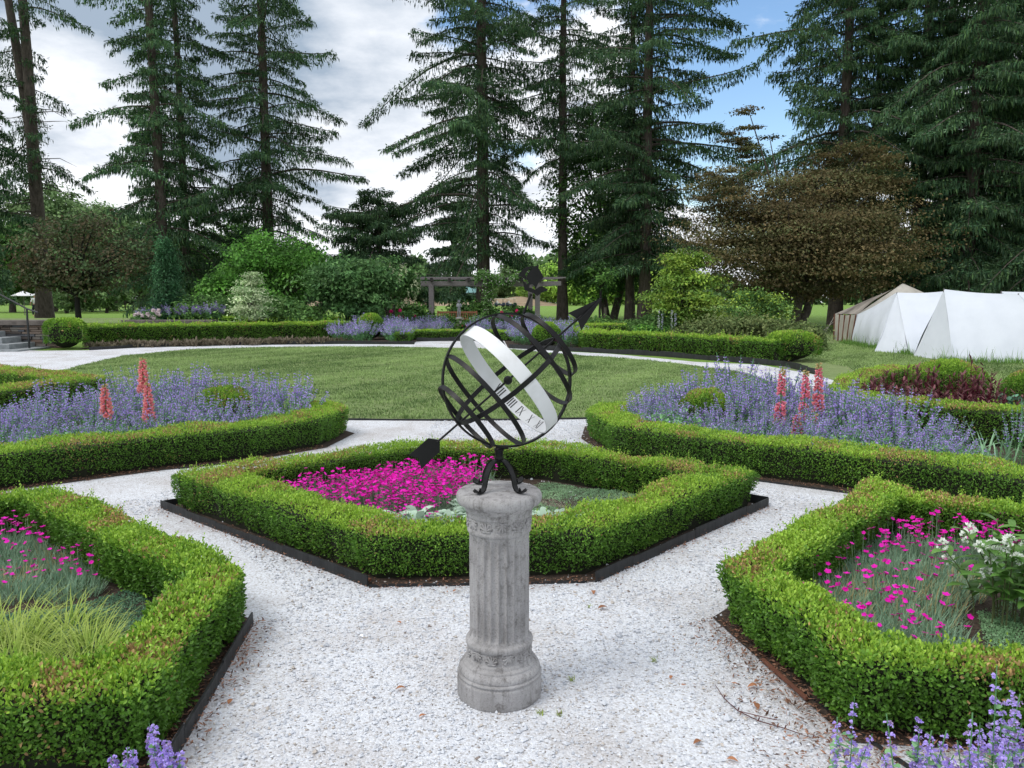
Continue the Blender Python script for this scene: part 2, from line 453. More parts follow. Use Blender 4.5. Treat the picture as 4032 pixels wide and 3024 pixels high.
# ================================================================== HEDGES
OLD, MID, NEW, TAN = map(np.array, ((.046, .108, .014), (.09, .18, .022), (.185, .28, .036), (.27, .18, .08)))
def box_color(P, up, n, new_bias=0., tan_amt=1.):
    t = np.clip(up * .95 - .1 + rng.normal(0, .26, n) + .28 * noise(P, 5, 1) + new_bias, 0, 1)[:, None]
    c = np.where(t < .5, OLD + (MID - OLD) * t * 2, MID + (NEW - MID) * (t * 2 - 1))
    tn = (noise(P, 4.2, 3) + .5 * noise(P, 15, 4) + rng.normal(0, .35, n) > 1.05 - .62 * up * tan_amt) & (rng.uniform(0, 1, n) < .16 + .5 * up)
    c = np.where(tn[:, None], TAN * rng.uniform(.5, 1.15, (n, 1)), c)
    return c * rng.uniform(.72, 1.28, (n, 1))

def hedge(label, pts, w, h, closed=True, leaf=.017, dens=20000, fine=False, group=None, new_bias=0., sprigs=14, lump=.02, tan=1., cap=(0, 0), batter=.045):
    P2 = np.asarray(pts, float); n = len(P2)
    M = np.array([mitre(P2, i, closed) for i in range(n)])
    rc = .05
    prof = [(batter, .035), (.012, h * .55), (0, h - rc)] + [(rc - rc * math.cos(a), h - rc + rc * math.sin(a)) for a in np.linspace(.35, PI / 2, 4)]
    prof += [(w - x, z) for x, z in prof[::-1]]
    prof = np.array(prof); dl = np.linalg.norm(np.diff(prof, axis=0), axis=1)
    tg = nrm(np.diff(prof, axis=0)); pn = np.stack([-tg[:, 1], tg[:, 0]], 1)        # outward (o, z)
    segs = range(n if closed else n - 1)
    root = thing('box_hedge', label, 'hedge', (float(P2[:, 0].mean()), float(P2[:, 1].mean()), 0), group)
    gf = Geo(); gc = Geo()
    allP, allN, allU = [], [], []
    for i in segs:
        j = (i + 1) % n
        ln = np.linalg.norm(P2[j] - P2[i])
        dvec = (P2[j] - P2[i]) / ln; inn = np.array([-dvec[1], dvec[0]])
        m = int(dens * ln * dl.sum())
        k = rng.choice(len(dl), m, p=dl / dl.sum()); u = rng.uniform(0, 1, m)
        oz = prof[k] + (prof[k + 1] - prof[k]) * u[:, None]
        t = rng.uniform(0, 1, m)[:, None]
        xy = (P2[i] + oz[:, :1] * M[i]) * (1 - t) + (P2[j] + oz[:, :1] * M[j]) * t
        nn = np.concatenate([pn[k][:, :1] * inn, pn[k][:, 1:]], 1)
        allP.append(np.concatenate([xy, oz[:, 1:]], 1)); allN.append(nn)
    if not closed:
        for i, s in ((0, -1), (n - 1, 1)):
            a, b = (0, 1) if i == 0 else (n - 2, n - 1)
            dvec = (P2[b] - P2[a]) / np.linalg.norm(P2[b] - P2[a]); m = int(dens * w * h)
            oo = rng.uniform(0, w, m); zz = rng.uniform(.03, h, m)
            allP.append(np.concatenate([P2[i] + oo[:, None] * M[i], zz[:, None]], 1))
            allN.append(np.tile([dvec[0] * s, dvec[1] * s, 0.], (m, 1)))
    P = np.concatenate(allP); Nn = np.concatenate(allN); m = len(P)
    P = P + Nn * (lump * noise(P, 6.5) + lump * .7 * noise(P, 17, 2) + rng.uniform(-.035, .012, m) * min(1, leaf / .017))[:, None]
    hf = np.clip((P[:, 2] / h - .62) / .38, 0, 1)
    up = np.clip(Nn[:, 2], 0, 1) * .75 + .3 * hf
    d = nrm(Nn * .75 + np.array([0, 0, .55]) + rng.normal(0, .55, (m, 3)))
    nr = nrm(Nn + np.array([0, 0, .5]) + rng.normal(0, .55, (m, 3)))
    keep = P[:, 2] > .02
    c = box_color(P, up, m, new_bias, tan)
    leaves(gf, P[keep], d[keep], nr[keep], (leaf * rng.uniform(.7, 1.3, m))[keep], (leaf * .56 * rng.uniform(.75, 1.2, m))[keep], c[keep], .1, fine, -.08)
    # young shoots standing proud of the clipped top and faces
    ns = int(sprigs * sum(np.linalg.norm(P2[(i + 1) % n] - P2[i]) for i in segs))
    if ns:
        cand = np.nonzero(up > .25)[0]; pk = rng.choice(cand, ns)
        sd = nrm(Nn[pk] * .5 + np.array([0, 0, 1.]) + rng.normal(0, .25, (ns, 3)))
        for k in range(9):
            hh = leaf * (.3 + .36 * k) * rng.uniform(.7, 1.3, ns)
            PP = P[pk] + sd * hh[:, None]
            dd = nrm(sd * (.5 + .08 * k) + nrm(rng.normal(0, 1, (ns, 3))) * .8)
            leaves(gf, PP, dd, nrm(sd + rng.normal(0, .4, (ns, 3))), leaf * rng.uniform(.8, 1.2, ns) * (1 - .04 * k), leaf * .5, (MID * .35 + NEW * .65) * rng.uniform(.75, 1.3, (ns, 1)), .1, fine)
    gf.build('foliage', MT['box'], root)
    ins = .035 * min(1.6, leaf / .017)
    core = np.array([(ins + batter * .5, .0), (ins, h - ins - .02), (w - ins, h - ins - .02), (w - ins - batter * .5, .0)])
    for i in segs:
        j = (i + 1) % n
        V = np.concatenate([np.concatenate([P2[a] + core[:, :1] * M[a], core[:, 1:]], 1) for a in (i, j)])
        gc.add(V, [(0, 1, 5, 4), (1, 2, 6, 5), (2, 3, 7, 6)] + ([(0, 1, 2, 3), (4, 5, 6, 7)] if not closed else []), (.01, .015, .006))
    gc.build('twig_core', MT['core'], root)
    return root

def box_ball(name, label, c, r, h, leaf=.02, dens=9000, group=None, new_bias=0., tan=1., flat=.0, lump=.03):
    root = thing(name, label, 'shrub', (c[0], c[1], 0), group)
    m = int(dens * (2 * PI * r * h + PI * r * r))
    dv = nrm(rng.normal(0, 1, (m, 3))); dv[:, 2] = np.where(dv[:, 2] < -.35, -dv[:, 2], dv[:, 2])
    rz = h * .52
    sc = np.array([r, r, rz]); pw = 1 - flat
    dvs = np.sign(dv) * np.abs(dv) ** pw
    P = dvs * sc; Nn = nrm(dv / sc)
    P = P * (1 + lump / r * noise(P, 5.) + lump / r * .6 * noise(P, 14, 3) + rng.uniform(-.07, .03, m))[:, None] + np.array([c[0], c[1], h - rz])
    up = np.clip(Nn[:, 2], 0, 1)
    d = nrm(Nn * .8 + [0, 0, .5] + rng.normal(0, .55, (m, 3))); nr = nrm(Nn + rng.normal(0, .6, (m, 3)))
    k = P[:, 2] > .02
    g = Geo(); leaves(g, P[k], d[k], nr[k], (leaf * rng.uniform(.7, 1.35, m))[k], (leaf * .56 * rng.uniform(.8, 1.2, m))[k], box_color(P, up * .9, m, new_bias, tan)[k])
    g.build('foliage', MT['box'], root)
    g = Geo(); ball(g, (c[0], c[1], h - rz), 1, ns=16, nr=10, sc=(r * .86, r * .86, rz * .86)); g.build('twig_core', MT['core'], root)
    return root

E1 = [(-.80, 4.13), (.47, 4.20), (1.96, 5.78), (.34, 6.93), (-.94, 6.99), (-2.66, 5.72)]
E2 = [(-1.21, 2.40), (-1.26, 3.66), (-3.16, 5.25), (-4.5, 4.5), (-4.4, 2.9), (-2.9, 2.2)]
E3 = [(2.50, 5.34), (1.0, 3.70), (1.22, 2.62), (3.0, 2.42), (4.2, 3.2), (4.0, 4.1)]
hedge('clipped box hedge ringing the six-sided bed of magenta pinks behind the sundial', offset_poly(E1, .05), .31, .29, leaf=.017, dens=17000, fine=False, sprigs=34, lump=.028)
hedge('clipped box hedge around the bed with yellow-green grass, lower left corner', offset_poly(E2, .02), .26, .30, leaf=.018, dens=22000, fine=True, sprigs=55, new_bias=.06, lump=.028)
hedge('clipped box hedge around the bed with the white-flowered bush, lower right', offset_poly(E3, .02), .26, .30, leaf=.018, dens=22000, fine=True, sprigs=55, new_bias=.06, lump=.028)
E4 = [(-5.6, 5.2), (-4.3, 6.2), (-3.3, 7.02), (-2.55, 7.5), (-2.02, 8.1), (-1.9, 8.9), (-2.2, 9.35)]
E5 = [(1.05, 9.3), (.84, 8.6), (1.0, 7.62), (1.62, 7.02), (2.72, 6.3), (3.3, 5.8), (3.75, 5.15), (4.5, 4.4)]
hedge('low box hedge with rounded end in front of the foxglove and catmint bed, left', E4, .42, .33, False, .02, 11000, sprigs=10)
hedge('long low box hedge in front of the catmint bed, right of the sundial', E5, .42, .33, False, .02, 11000, sprigs=10)
hedge('box hedge in front of the burgundy-leaved plants, at the right edge', [(7.4, 13.5), (5.9, 12.8), (4.9, 11.5), (3.95, 9.75), (4.1, 8.7), (5.3, 7.95), (7.2, 7.2)], .42, .42, False, .025, 6000, sprigs=7, new_bias=.08)
hedge('bronze-topped box hedge behind the catmint at the left edge', [(-7.9, 8.2), (-6.6, 9.5), (-5.9, 11.3), (-9.4, 13.7)], .55, .42, False, .025, 6000, sprigs=7, new_bias=.05, tan=1.6)
far = 'distant low hedges beyond the lawn'
hedge('long straight hedge behind the far left of the lawn, beside the stone wall', [U2(330, 1360), U2(700, 1353), U2(1000, 1348), U2(1290, 1342), (-6.0, 29.0)], .8, .62, False, .055, 2000, sprigs=9, lump=.05, tan=.3, new_bias=.08)
hedge('long curving hedge behind the far right of the lawn, ending at a round shrub', [(2.0, 25.6), U2(2296, 1377), U2(2600, 1393), U2(2850, 1412), U2(3040, 1429)], .75, .52, False, .05, 2200, sprigs=9, lump=.045, tan=.3, new_bias=.08)
hedge('small low hedge across the gap in front of the boy statue', [U2(1612, 1351), U2(1632, 1338), U2(1830, 1338), U2(2070, 1345)], .5, .34, False, .05, 1800, sprigs=4, tan=.3, group=far)
hedge('short low hedge behind catmint, left of the boy statue', [U2(1600, 1314), U2(1710, 1314)], .5, .36, False, .055, 1500, sprigs=3, tan=.3, group=far)
hedge('short raised hedge under the cream variegated tree', [(-10.9, 29.2), (-8.4, 29.6)], .6, .78, False, .055, 1300, sprigs=3, tan=.3, group=far)
hedge('short raised hedge between the variegated tree and the catmint', [(-7.9, 29.5), (-6.6, 30)], .6, .74, False, .055, 1300, sprigs=3, tan=.3, group=far)
hedge('low lime hedge behind the far right hedge, beneath the arrow head', [(2.2, 26.6), (3.9, 26.4)], .9, .62, False, .05, 1400, sprigs=3, tan=.3, new_bias=.12, group=far)
box_ball('box_ball', 'bronze-tipped round box shrub among catmint, left of the sundial', (-3.3, 8.75), .38, .56, .022, 9000, new_bias=.02, tan=1.7)
box_ball('box_ball', 'round box shrub half hidden in catmint, right of the sundial', (2.15, 8.6), .32, .55, .022, 9000, tan=1.6, new_bias=.15)
box_ball('box_ball', 'domed box shrub behind burgundy plants in front of the tents', (6.5, 11.5), .52, .64, .026, 6000, tan=1.2)
box_ball('box_ball', 'round box shrub cut by the right edge, beside burgundy plants', (6.95, 10.2), .42, .62, .026, 6000, tan=.8)
box_ball('box_ball', 'big yellow-green round shrub against the stone wall at the steps', (*U2(262, 1373), ), .52, .9, .055, 1500, new_bias=.12, tan=.2, flat=.35)
box_ball('box_ball', 'round clipped shrub ending the far right hedge', (*U2(3115, 1420), ), .62, .72, .045, 2000, tan=.3, flat=.25)
box_ball('box_ball', 'lime round shrub in far catmint left of the sphere', (*U2(1459, 1338), ), .5, .95, .05, 1800, new_bias=.15, tan=.3)
box_ball('box_ball', 'lime round shrub in far catmint seen through the sphere rings', (*U2(2150, 1372), ), .42, .78, .05, 1800, new_bias=.15, tan=.3)

# ================================================================== BEDS: soil, edging
o = sheet('soil', offset_poly(E1, -.0), .008, MT['soil'], 'dark mulch of the central bed')
o = sheet('soil', offset_poly(E2, .01), .008, MT['soil'], 'dark mulch of the lower left bed')
o = sheet('soil', offset_poly(E3, .0), .008, MT['soil'], 'dark mulch of the lower right bed')
B4 = E4[:-1] + [(-2.35, 9.45), (-3.4, 9.95), (-4.8, 10.4), (-6.9, 10.5), (-9.6, 13.9), (-13, 14), (-9.2, 9), (-7.5, 6)]
o = sheet('soil', offset_poly(B4, -.06), .006, MT['soil'], 'mulch of the left catmint bed')
B5 = [(.95, 9.35)] + E5[1:] + [(5.6, 4.6), (7.2, 5.6), (8.2, 9), (8.0, 13.6), (5.8, 13.0), (4.9, 11.6), (4.0, 10.2), (2.6, 9.9)]
o = sheet('soil', offset_poly(B5, -.06), .007, MT['soil'], 'mulch of the right catmint bed')
B9 = [U2(300, 1376), U2(547, 1365), U2(911, 1356), U2(1300, 1350), U2(1630, 1352), (-3.6, 33), (-6, 33), (-14, 28.5)]
o = sheet('soil', B9, .007, MT['soil'], 'mulch of the far left border')
B10 = [U2(2000, 1370), U2(2296, 1384), U2(2600, 1401), U2(2850, 1421), U2(3080, 1440), (7.5, 20), (7.6, 27), (3, 34), (-.6, 34), U2(1985, 1340)]
o = sheet('soil', B10, .007, MT['soil'], 'mulch of the far right border')
o = sheet('soil', [U2(1634, 1343), U2(1990, 1339), (-.6, 34), (-3.6, 33.4)], .006, MT['soil'], 'mulch of the far middle border')

def edging(label, pts, h=.06, t=.008, closed=False, mat='edging', z0=-.005, grp=None, name='garden_edging'):
    P = np.asarray(pts, float); g = Geo()
    n = len(P)
    for i in range(n if closed else n - 1):
        a, b = P[i], P[(i + 1) % n]; L = np.linalg.norm(b - a); d = (b - a) / L
        k = max(1, int(L / .35))
        for q in range(k):
            c0, c1 = a + d * L * q / k, a + d * L * (q + 1) / k; c = (c0 + c1) / 2
            hh = h * (1 + .12 * math.sin(5 * q + i))
            box(g, (c[0], c[1], z0 + hh / 2), (L / k + (.004 if q % 2 else 0), t + (.002 if q % 2 else 0), hh), math.atan2(d[1], d[0]))
    o = g.build(name, MT[mat]); return tag(o, label, 'edging', grp)

eg = 'black plastic edging strips along the beds'
edging('black plastic edging along the left front of the central hedge', [(-2.42, 5.93), E1[5], (-.80, 4.13)], .062, grp=eg)
edging('thin buried edging along the front of the central hedge', [(-.79, 4.115), (.42, 4.185)], .022, grp=eg)
edging('black plastic edging along the right front of the central hedge', [(.47, 4.19), E1[2], (1.72, 5.98)], .07, grp=eg)
edging('black plastic edging beside the lower left hedge', [(-1.27, 3.63), (-1.18, 2.62), (-1.14, 2.25)], .07, grp=eg)
edging('partly buried edging beside the lower right hedge', [(1.13, 3.1), (1.3, 2.6), (1.36, 2.44), (2.6, 2.3)], .018, grp=eg)
edging('dark edging strip under the left catmint hedge', [(-3.1, 7.05), (-2.5, 7.4)], .02, grp=eg)
edging('dark edging strip under the right catmint hedge', [(1.75, 6.85), (2.75, 6.15), (3.2, 5.75)], .022, grp=eg)
edging('dark edging along the far right hedge', [U2(2004, 1371), U2(2296, 1385), U2(2600, 1402), U2(2850, 1422), U2(3085, 1441), U2(3230, 1478)], .13, .02, grp=eg)
edging('dark edging along the far left border', [U2(352, 1379), U2(547, 1368), U2(911, 1358), U2(1344, 1354), U2(1632, 1355)], .1, .02, grp=eg)
edging('dark edging under the small hedge by the statue', [U2(1640, 1344), U2(1985, 1341)], .14, .02, grp=eg)
edging('thin dark edging between front lawn edge and gravel', [U2(1344, 1654), U2(1823, 1658), U2(2324, 1650)], .03, .012, grp=eg)
g = Geo(); box(g, (1.13, 3.06, .02), (.012, .34, .014), .2); tag(g.build('wooden_stake', MT['rope']), 'thin brown wooden strip at the foot of the lower right hedge', 'stake')
g = Geo(); box(g, (-.86, 4.23, .018), (.16, .02, .012), -.6); tag(g.build('wooden_stake', MT['rope']), 'thin brown wooden strip in the central bed edging', 'stake')

# ================================================================== FLOWERS
def spread(protos, spots, labels, group, smin=.85, smax=1.15, sc=None):
    """each clump an object of its own; the first use of a prototype moves it, later ones copy it"""
    used = set()
    for i, (x, y) in enumerate(spots):
        k = int(rng.integers(len(protos))) if i >= len(protos) else i
        o = protos[k]
        if k in used: o = copy_tree(protos[k])
        used.add(k)
        o.location = (x, y, o.get('zoff', 0.)); o.rotation_euler[2] = float(rng.uniform(0, 6.28))
        s = float(rng.uniform(smin, smax)) * (min(1.15, max(.7, float(sc(x, y)))) if sc else 1.); o.scale = (s, s, s * float(rng.uniform(.92, 1.1)))
        o['label'] = labels if isinstance(labels, str) else labels[i % len(labels)]
        if group: o['group'] = group

def poisson(poly, d, n=999, z=None):
    pts = []
    for p in sample_poly(poly, 3000):
        if all((p[0] - q[0]) ** 2 + (p[1] - q[1]) ** 2 > d * d for q in pts): pts.append((float(p[0]), float(p[1])))
        if len(pts) >= n: break
    return pts

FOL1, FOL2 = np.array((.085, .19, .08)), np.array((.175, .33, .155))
LAV1, LAV2 = np.array((.32, .235, .58)), np.array((.54, .44, .86))
def catmint(h, r, stems, leafL=.026, fl=.013, name='catmint', bloom=.45, nl=16, nf=30, fine=False, dusk=1.):
    root = thing(name, 'catmint', 'catmint')
    gf, gb = Geo(), Geo()
    a = rng.uniform(0, 2 * PI, stems); rho = np.sqrt(rng.uniform(0, 1, stems))
    b0 = np.stack([np.cos(a), np.sin(a), 0 * a], 1) * (rho * r * .35)[:, None]
    hh = h * (1.0 - .38 * rho ** 2) * rng.uniform(.8, 1.12, stems)
    tp = np.stack([np.cos(a) * rho * r, np.sin(a) * rho * r, hh], 1) + rng.normal(0, .02, (stems, 3))
    ctl = b0 * .6 + tp * .4; ctl[:, 2] = hh * .55
    def pos(i, t):
        t = t[:, None]; return b0[i] * (1 - t) ** 2 + 2 * ctl[i] * t * (1 - t) + tp[i] * t * t
    def tan(i, t):
        t = t[:, None]; return nrm(2 * (ctl[i] - b0[i]) * (1 - t) + 2 * (tp[i] - ctl[i]) * t)
    # stems: slim blades
    i = np.arange(stems)
    for k in range(6):
        t0, t1 = np.full(stems, k / 6), np.full(stems, (k + 1) / 6)
        p0, p1 = pos(i, t0), pos(i, t1); s = nrm(np.cross(p1 - p0, rng.normal(0, 1, (stems, 3)))) * (.0022 if fine else .0035)
        v = np.stack([p0 - s, p0 + s, p1 + s * .9, p1 - s * .9], 1).reshape(-1, 3)
        gf.add(v, np.arange(stems)[:, None] * 4 + [0, 1, 2, 3], FOL1 * .9)
    m = stems * nl; i = np.repeat(np.arange(stems), nl); t = rng.uniform(.08, 1 - bloom * .55, m) ** .9
    P = pos(i, t); T = tan(i, t); d = nrm(nrm(np.cross(T, rng.normal(0, 1, (m, 3)))) + T * .35 + rng.normal(0, .15, (m, 3)))
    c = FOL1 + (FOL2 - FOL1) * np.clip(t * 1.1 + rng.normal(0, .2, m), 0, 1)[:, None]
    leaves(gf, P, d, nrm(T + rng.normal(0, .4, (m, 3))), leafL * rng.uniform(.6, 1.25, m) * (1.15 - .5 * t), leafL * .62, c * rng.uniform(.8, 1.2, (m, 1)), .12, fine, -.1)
    m = stems * nf; i = np.repeat(np.arange(stems), nf)
    whorl = rng.integers(0, 7, m) / 7.
    t = 1 - bloom + bloom * np.clip(whorl + rng.normal(0, .018, m), 0, 1)
    P = pos(i, np.minimum(t, 1.)); T = tan(i, np.minimum(t, 1.)); rad = nrm(np.cross(T, rng.normal(0, 1, (m, 3))))
    sz = fl * (1.2 - .55 * whorl) * rng.uniform(.7, 1.25, m)
    mixv = np.clip(rng.normal(.5, .3, m), 0, 1)[:, None]; c = (LAV1 + (LAV2 - LAV1) * mixv) * dusk
    c = np.where(rng.uniform(0, 1, (m, 1)) < .16, np.array([[.3, .22, .38]]) * dusk, c)
    leaves(gb, P + rad * (sz * .25)[:, None], nrm(rad + T * .35), nrm(T + rng.normal(0, .5, (m, 3))), sz, sz * .8, c, .2, fine, .15)
    if fine:
        leaves(gb, P + rad * (sz * .85)[:, None], nrm(rad * .5 + np.cross(T, rad) * .9), nrm(rad + rng.normal(0, .3, (m, 3))), sz * .7, sz * .6, c * 1.1, .2, True, .1)
        leaves(gb, P + rad * (sz * .85)[:, None], nrm(rad * .5 - np.cross(T, rad) * .9 - T * .3), nrm(rad + rng.normal(0, .3, (m, 3))), sz * .7, sz * .6, c * 1.1, .2, True, .1)
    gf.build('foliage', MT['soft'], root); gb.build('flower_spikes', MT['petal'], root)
    return root

CK = dict(leafL=.036, fl=.023, nl=26, nf=30, bloom=.38)
GK = dict(leafL=.038, fl=.02, nl=28, nf=8, bloom=.28)
protos = [catmint(.68, .44, 60, **CK), catmint(.64, .46, 60, **CK), catmint(.74, .4, 52, **CK), catmint(.6, .44, 58, **CK)]
CM_L = [(-5.3, 6.3), (-4.25, 6.95), (-3.2, 7.68), (-2.6, 8.2), (-2.5, 9.0), (-3.2, 9.5), (-4.4, 9.4), (-5.2, 8.4), (-6.0, 7.5)]
spread(protos, poisson(CM_L, .38, 58), 'catmint clump in the lavender drift behind the left hedge, among foxgloves', 'catmint clumps of the left drift', sc=lambda x, y: .74 + .2 * ((x + 5.2) * -.59 + (y - 6.3) * .807) - .12 * (x < -4) + .12 * (x > -3))
spread([catmint(.44, .36, 50, **GK), catmint(.4, .36, 50, **GK)], [(-5.2 + 2.75 * t, 6.42 + 1.95 * t ** 1.1) for t in np.linspace(0, .95, 11)], 'greener catmint with few flowers lining the left hedge', 'green catmint along the left hedge')
protos = [catmint(.68, .44, 60, **CK), catmint(.62, .46, 60, **CK), catmint(.72, .4, 52, **CK), catmint(.6, .44, 58, **CK)]
CM_R = [(1.4, 8.7), (1.55, 8.1), (2.1, 7.6), (3.05, 6.95), (3.6, 6.6), (3.95, 7.0), (3.75, 8.0), (3.7, 9.2), (2.8, 9.5), (1.8, 9.4)]
spread(protos, poisson(CM_R, .36, 52), 'catmint clump in the lavender drift behind the right hedge, among foxgloves', 'catmint clumps of the right drift', sc=lambda x, y: .76 + .22 * ((x - 1.4) * .59 + (y - 8.2) * .81))
spread([catmint(.42, .36, 50, **GK), catmint(.38, .36, 50, **GK)], [(1.6 + 2.15 * t, 7.9 - 1.45 * t) for t in np.linspace(0, 1, 10)], 'greener catmint with few flowers lining the right hedge', 'green catmint along the right hedge')
o = catmint(.62, .34, 26); o.location = (*U2(4010, 1850), 0); o['label'] = 'lone catmint clump by the strap-leaved iris at the right edge'
o = catmint(.5, .22, 12); o.location = (*U2(3740, 1790), 0); o['label'] = 'small catmint clump between iris and the end of the right drift'
# far catmint
protos = [catmint(.85, .75, 70, .055, .035, bloom=.5), catmint(.8, .7, 66, .055, .035, bloom=.5)]
spread(protos, [U2(1345, 1346), U2(1428, 1348), U2(1560, 1349), ], ['low far catmint clump touching the end of the long left hedge', 'far catmint clump in front of the lime round shrub', 'large far catmint clump right of the lime round shrub'], None, .95, 1.05)
protos = [catmint(.85, .7, 66, .055, .035, bloom=.55), catmint(.8, .66, 60, .055, .035, bloom=.55)]
sp = [(-5.4, 28.4), (-4.7, 28.8), (-4.2, 28.2), (-3.95, 28.9)] + [(-4.6, 30.5), (-3.9, 31.0), (-3.3, 31.6), (-2.9, 30.8), (-5.4, 30.8)]
spread(protos, sp, 'catmint clump in the far lavender band left of the statue', 'far catmint clumps left of the statue')
protos = [catmint(.85, .7, 66, .055, .035, bloom=.55), catmint(.8, .66, 60, .055, .035, bloom=.55)]
spread(protos, [(.55, 25.4), (1.25, 24.9), (1.75, 24.4), (.95, 26.0), (.25, 26.4), (1.7, 26.0)] + [(-.9, 31), (-.3, 31.4), (.4, 31), (1.0, 31.6), (1.7, 31.2), (-1.3, 30.6)], 'catmint clump in the far lavender band seen through the rings', 'far catmint clumps right of the statue')
protos = [catmint(.6, .7, 60, .055, .04, bloom=.5, dusk=.75)]
protos[0]['zoff'] = .72
spread(protos, [(-13.7, 29.4), (-13.0, 29.7), (-12.2, 29.5), (-11.5, 29.6)], 'muted lavender plant on the terrace behind the far left hedge', 'lavender plants on the terrace')
# foreground catmint
near = 'catmint sprigs rising into the bottom right corner'
for k, (x, y, h, r, st) in enumerate([(1.04, 2.28, .46, .09, 3), (1.24, 2.2, .34, .12, 9), (1.48, 2.22, .46, .13, 8), (1.62, 2.26, .36, .14, 10), (1.16, 2.1, .36, .12, 8), (1.36, 2.1, .37, .14, 12), (1.54, 2.1, .38, .14, 12)]):
    o = catmint(h, r, st, .034, .0125, bloom=.58, nl=12, nf=46, fine=True); o.location = (x, y, 0)
    o['label'] = ['tall catmint sprig leaning against the lower right hedge, leftmost in its corner', 'short catmint sprigs at the bottom edge, second in the right corner', 'tall pair of catmint sprigs in front of the lower right hedge',
                  'catmint sprigs cut by the right edge in the bottom corner', 'low catmint sprigs beside the thin edging at the bottom', 'low dense catmint at the bottom edge of the right corner', 'low catmint flowers at the very bottom right corner'][k]; o['group'] = near
for k, (x, y, h) in enumerate([(-1.14, 2.36, .25), (-1.22, 2.3, .2), (-1.06, 2.27, .2)]):
    o = catmint(h, .07, 4, .03, .0135, bloom=.7, nl=9, nf=60, fine=True); o.location = (x, y, 0)
    o['label'] = ['upright catmint sprig at the lower left hedge foot', 'catmint sprig leaning left at the bottom left edge', 'small catmint sprig on the gravel side at the bottom left'][k]; o['group'] = 'catmint sprigs at the bottom left'

# ---- foxgloves
def foxglove(label, x, y, top, b0, tint=0., gaps=(), group='salmon foxglove spires'):
    root = thing('foxglove', label, 'foxglove', (x, y, 0), group)
    g = Geo(); lean = rng.normal(0, .02, 2)
    ax = lambda z: np.array([x + lean[0] * z, y + lean[1] * z, z])
    tube(g, [ax(z) for z in np.linspace(0, top, 7)], np.linspace(.009, .003, 7), 6, (.1, .16, .05)); g.build('stem', MT['soft'], root)
    g = Geo(); n = 16; a = rng.uniform(0, 6.28, n)
    blades(g, np.tile([x, y, .02], (n, 1)), a, rng.uniform(.5, 1.2, n), rng.uniform(-.6, .1, n), rng.uniform(.2, .34, n), .09, np.array((.06, .13, .04)) * rng.uniform(.7, 1.3, (n, 1)), 4, [.3, .9, 1, .7, .05]); g.build('leaves', MT['soft'], root)
    g = Geo(); zz = np.arange(b0, top - .015, .0105)
    for k, z in enumerate(zz):
        f = (z - b0) / (top - b0)
        if any(lo < z < hi for lo, hi in gaps): continue
        an = k * 2.4 + rng.normal(0, .3); sz = (1.1 - f) ** .6
        d = np.array([math.cos(an), math.sin(an), -.55]); d /= np.linalg.norm(d); L = .054 * sz + .008
        p0 = ax(z) + d * .006; s = nrm(np.cross(d, [0, 0, 1.])); u = np.cross(s, d); ns = 8
        th = np.arange(ns) / ns * 2 * PI
        rings = [(0, .005), (.25, .011), (.75, .0155), (.95, .0205), (1.0, .024)]
        base = np.array((.62, .2, .21)) + tint * np.array((.02, -.03, .05)); base = base * rng.uniform(.85, 1.15)
        cols = [base * .8, base, base, base * 1.1 + (.03, .06, .04), np.array((.7, .48, .4))]
        if f > .88: cols = [np.array((.3, .33, .12)), np.array((.5, .3, .18))] * 2 + [np.array((.55, .4, .25))]
        V = np.concatenate([p0 + d * L * q + (s * np.cos(th)[:, None] + u * np.sin(th)[:, None]) * r * (.45 + .6 * sz) for q, r in rings])
        F = [(i * ns + j, i * ns + (j + 1) % ns, (i + 1) * ns + (j + 1) % ns, (i + 1) * ns + j) for i in range(4) for j in range(ns)]
        g.add(V, F, np.repeat(np.array(cols), ns, 0))
    g.build('bells', MT['petal'], root, True)
x, y, _ = atY(553, 1500, 8.2); foxglove('tallest salmon foxglove in the left catmint, top over the lawn', x, y, .97, .6, .1)
x, y, _ = atY(577, 1500, 7.75); foxglove('second foxglove directly below the tallest one in the left catmint', x, y, .76, .36, .2)
x, y, _ = atY(415, 1500, 7.7); foxglove('foxglove apart to the left of the tall pair, in left catmint', x, y, .74, .42, .1)
x, y, _ = atY(3072, 1500, 7.95); foxglove('foxglove with a bare gap in its spire, left of three in right catmint', x, y, .88, .3, .8, [(.53, .6)])
x, y, _ = atY(3172, 1500, 8.0); foxglove('middle foxglove of the three tall ones in right catmint', x, y, .86, .3, .9, [(.5, .56), (.4, .44)])
x, y, _ = atY(3230, 1500, 7.95); foxglove('tallest foxglove on the right, nearest the burgundy plants', x, y, .93, .42, .5, [(.6, .64)])
x, y, _ = atY(3143, 1600, 7.6); foxglove('short foxglove side spire low in the right catmint, left one', x, y, .46, .22, .5)
x, y, _ = atY(3207, 1600, 7.6); foxglove('short foxglove side spire low in the right catmint, right one', x, y, .46, .22, .4)

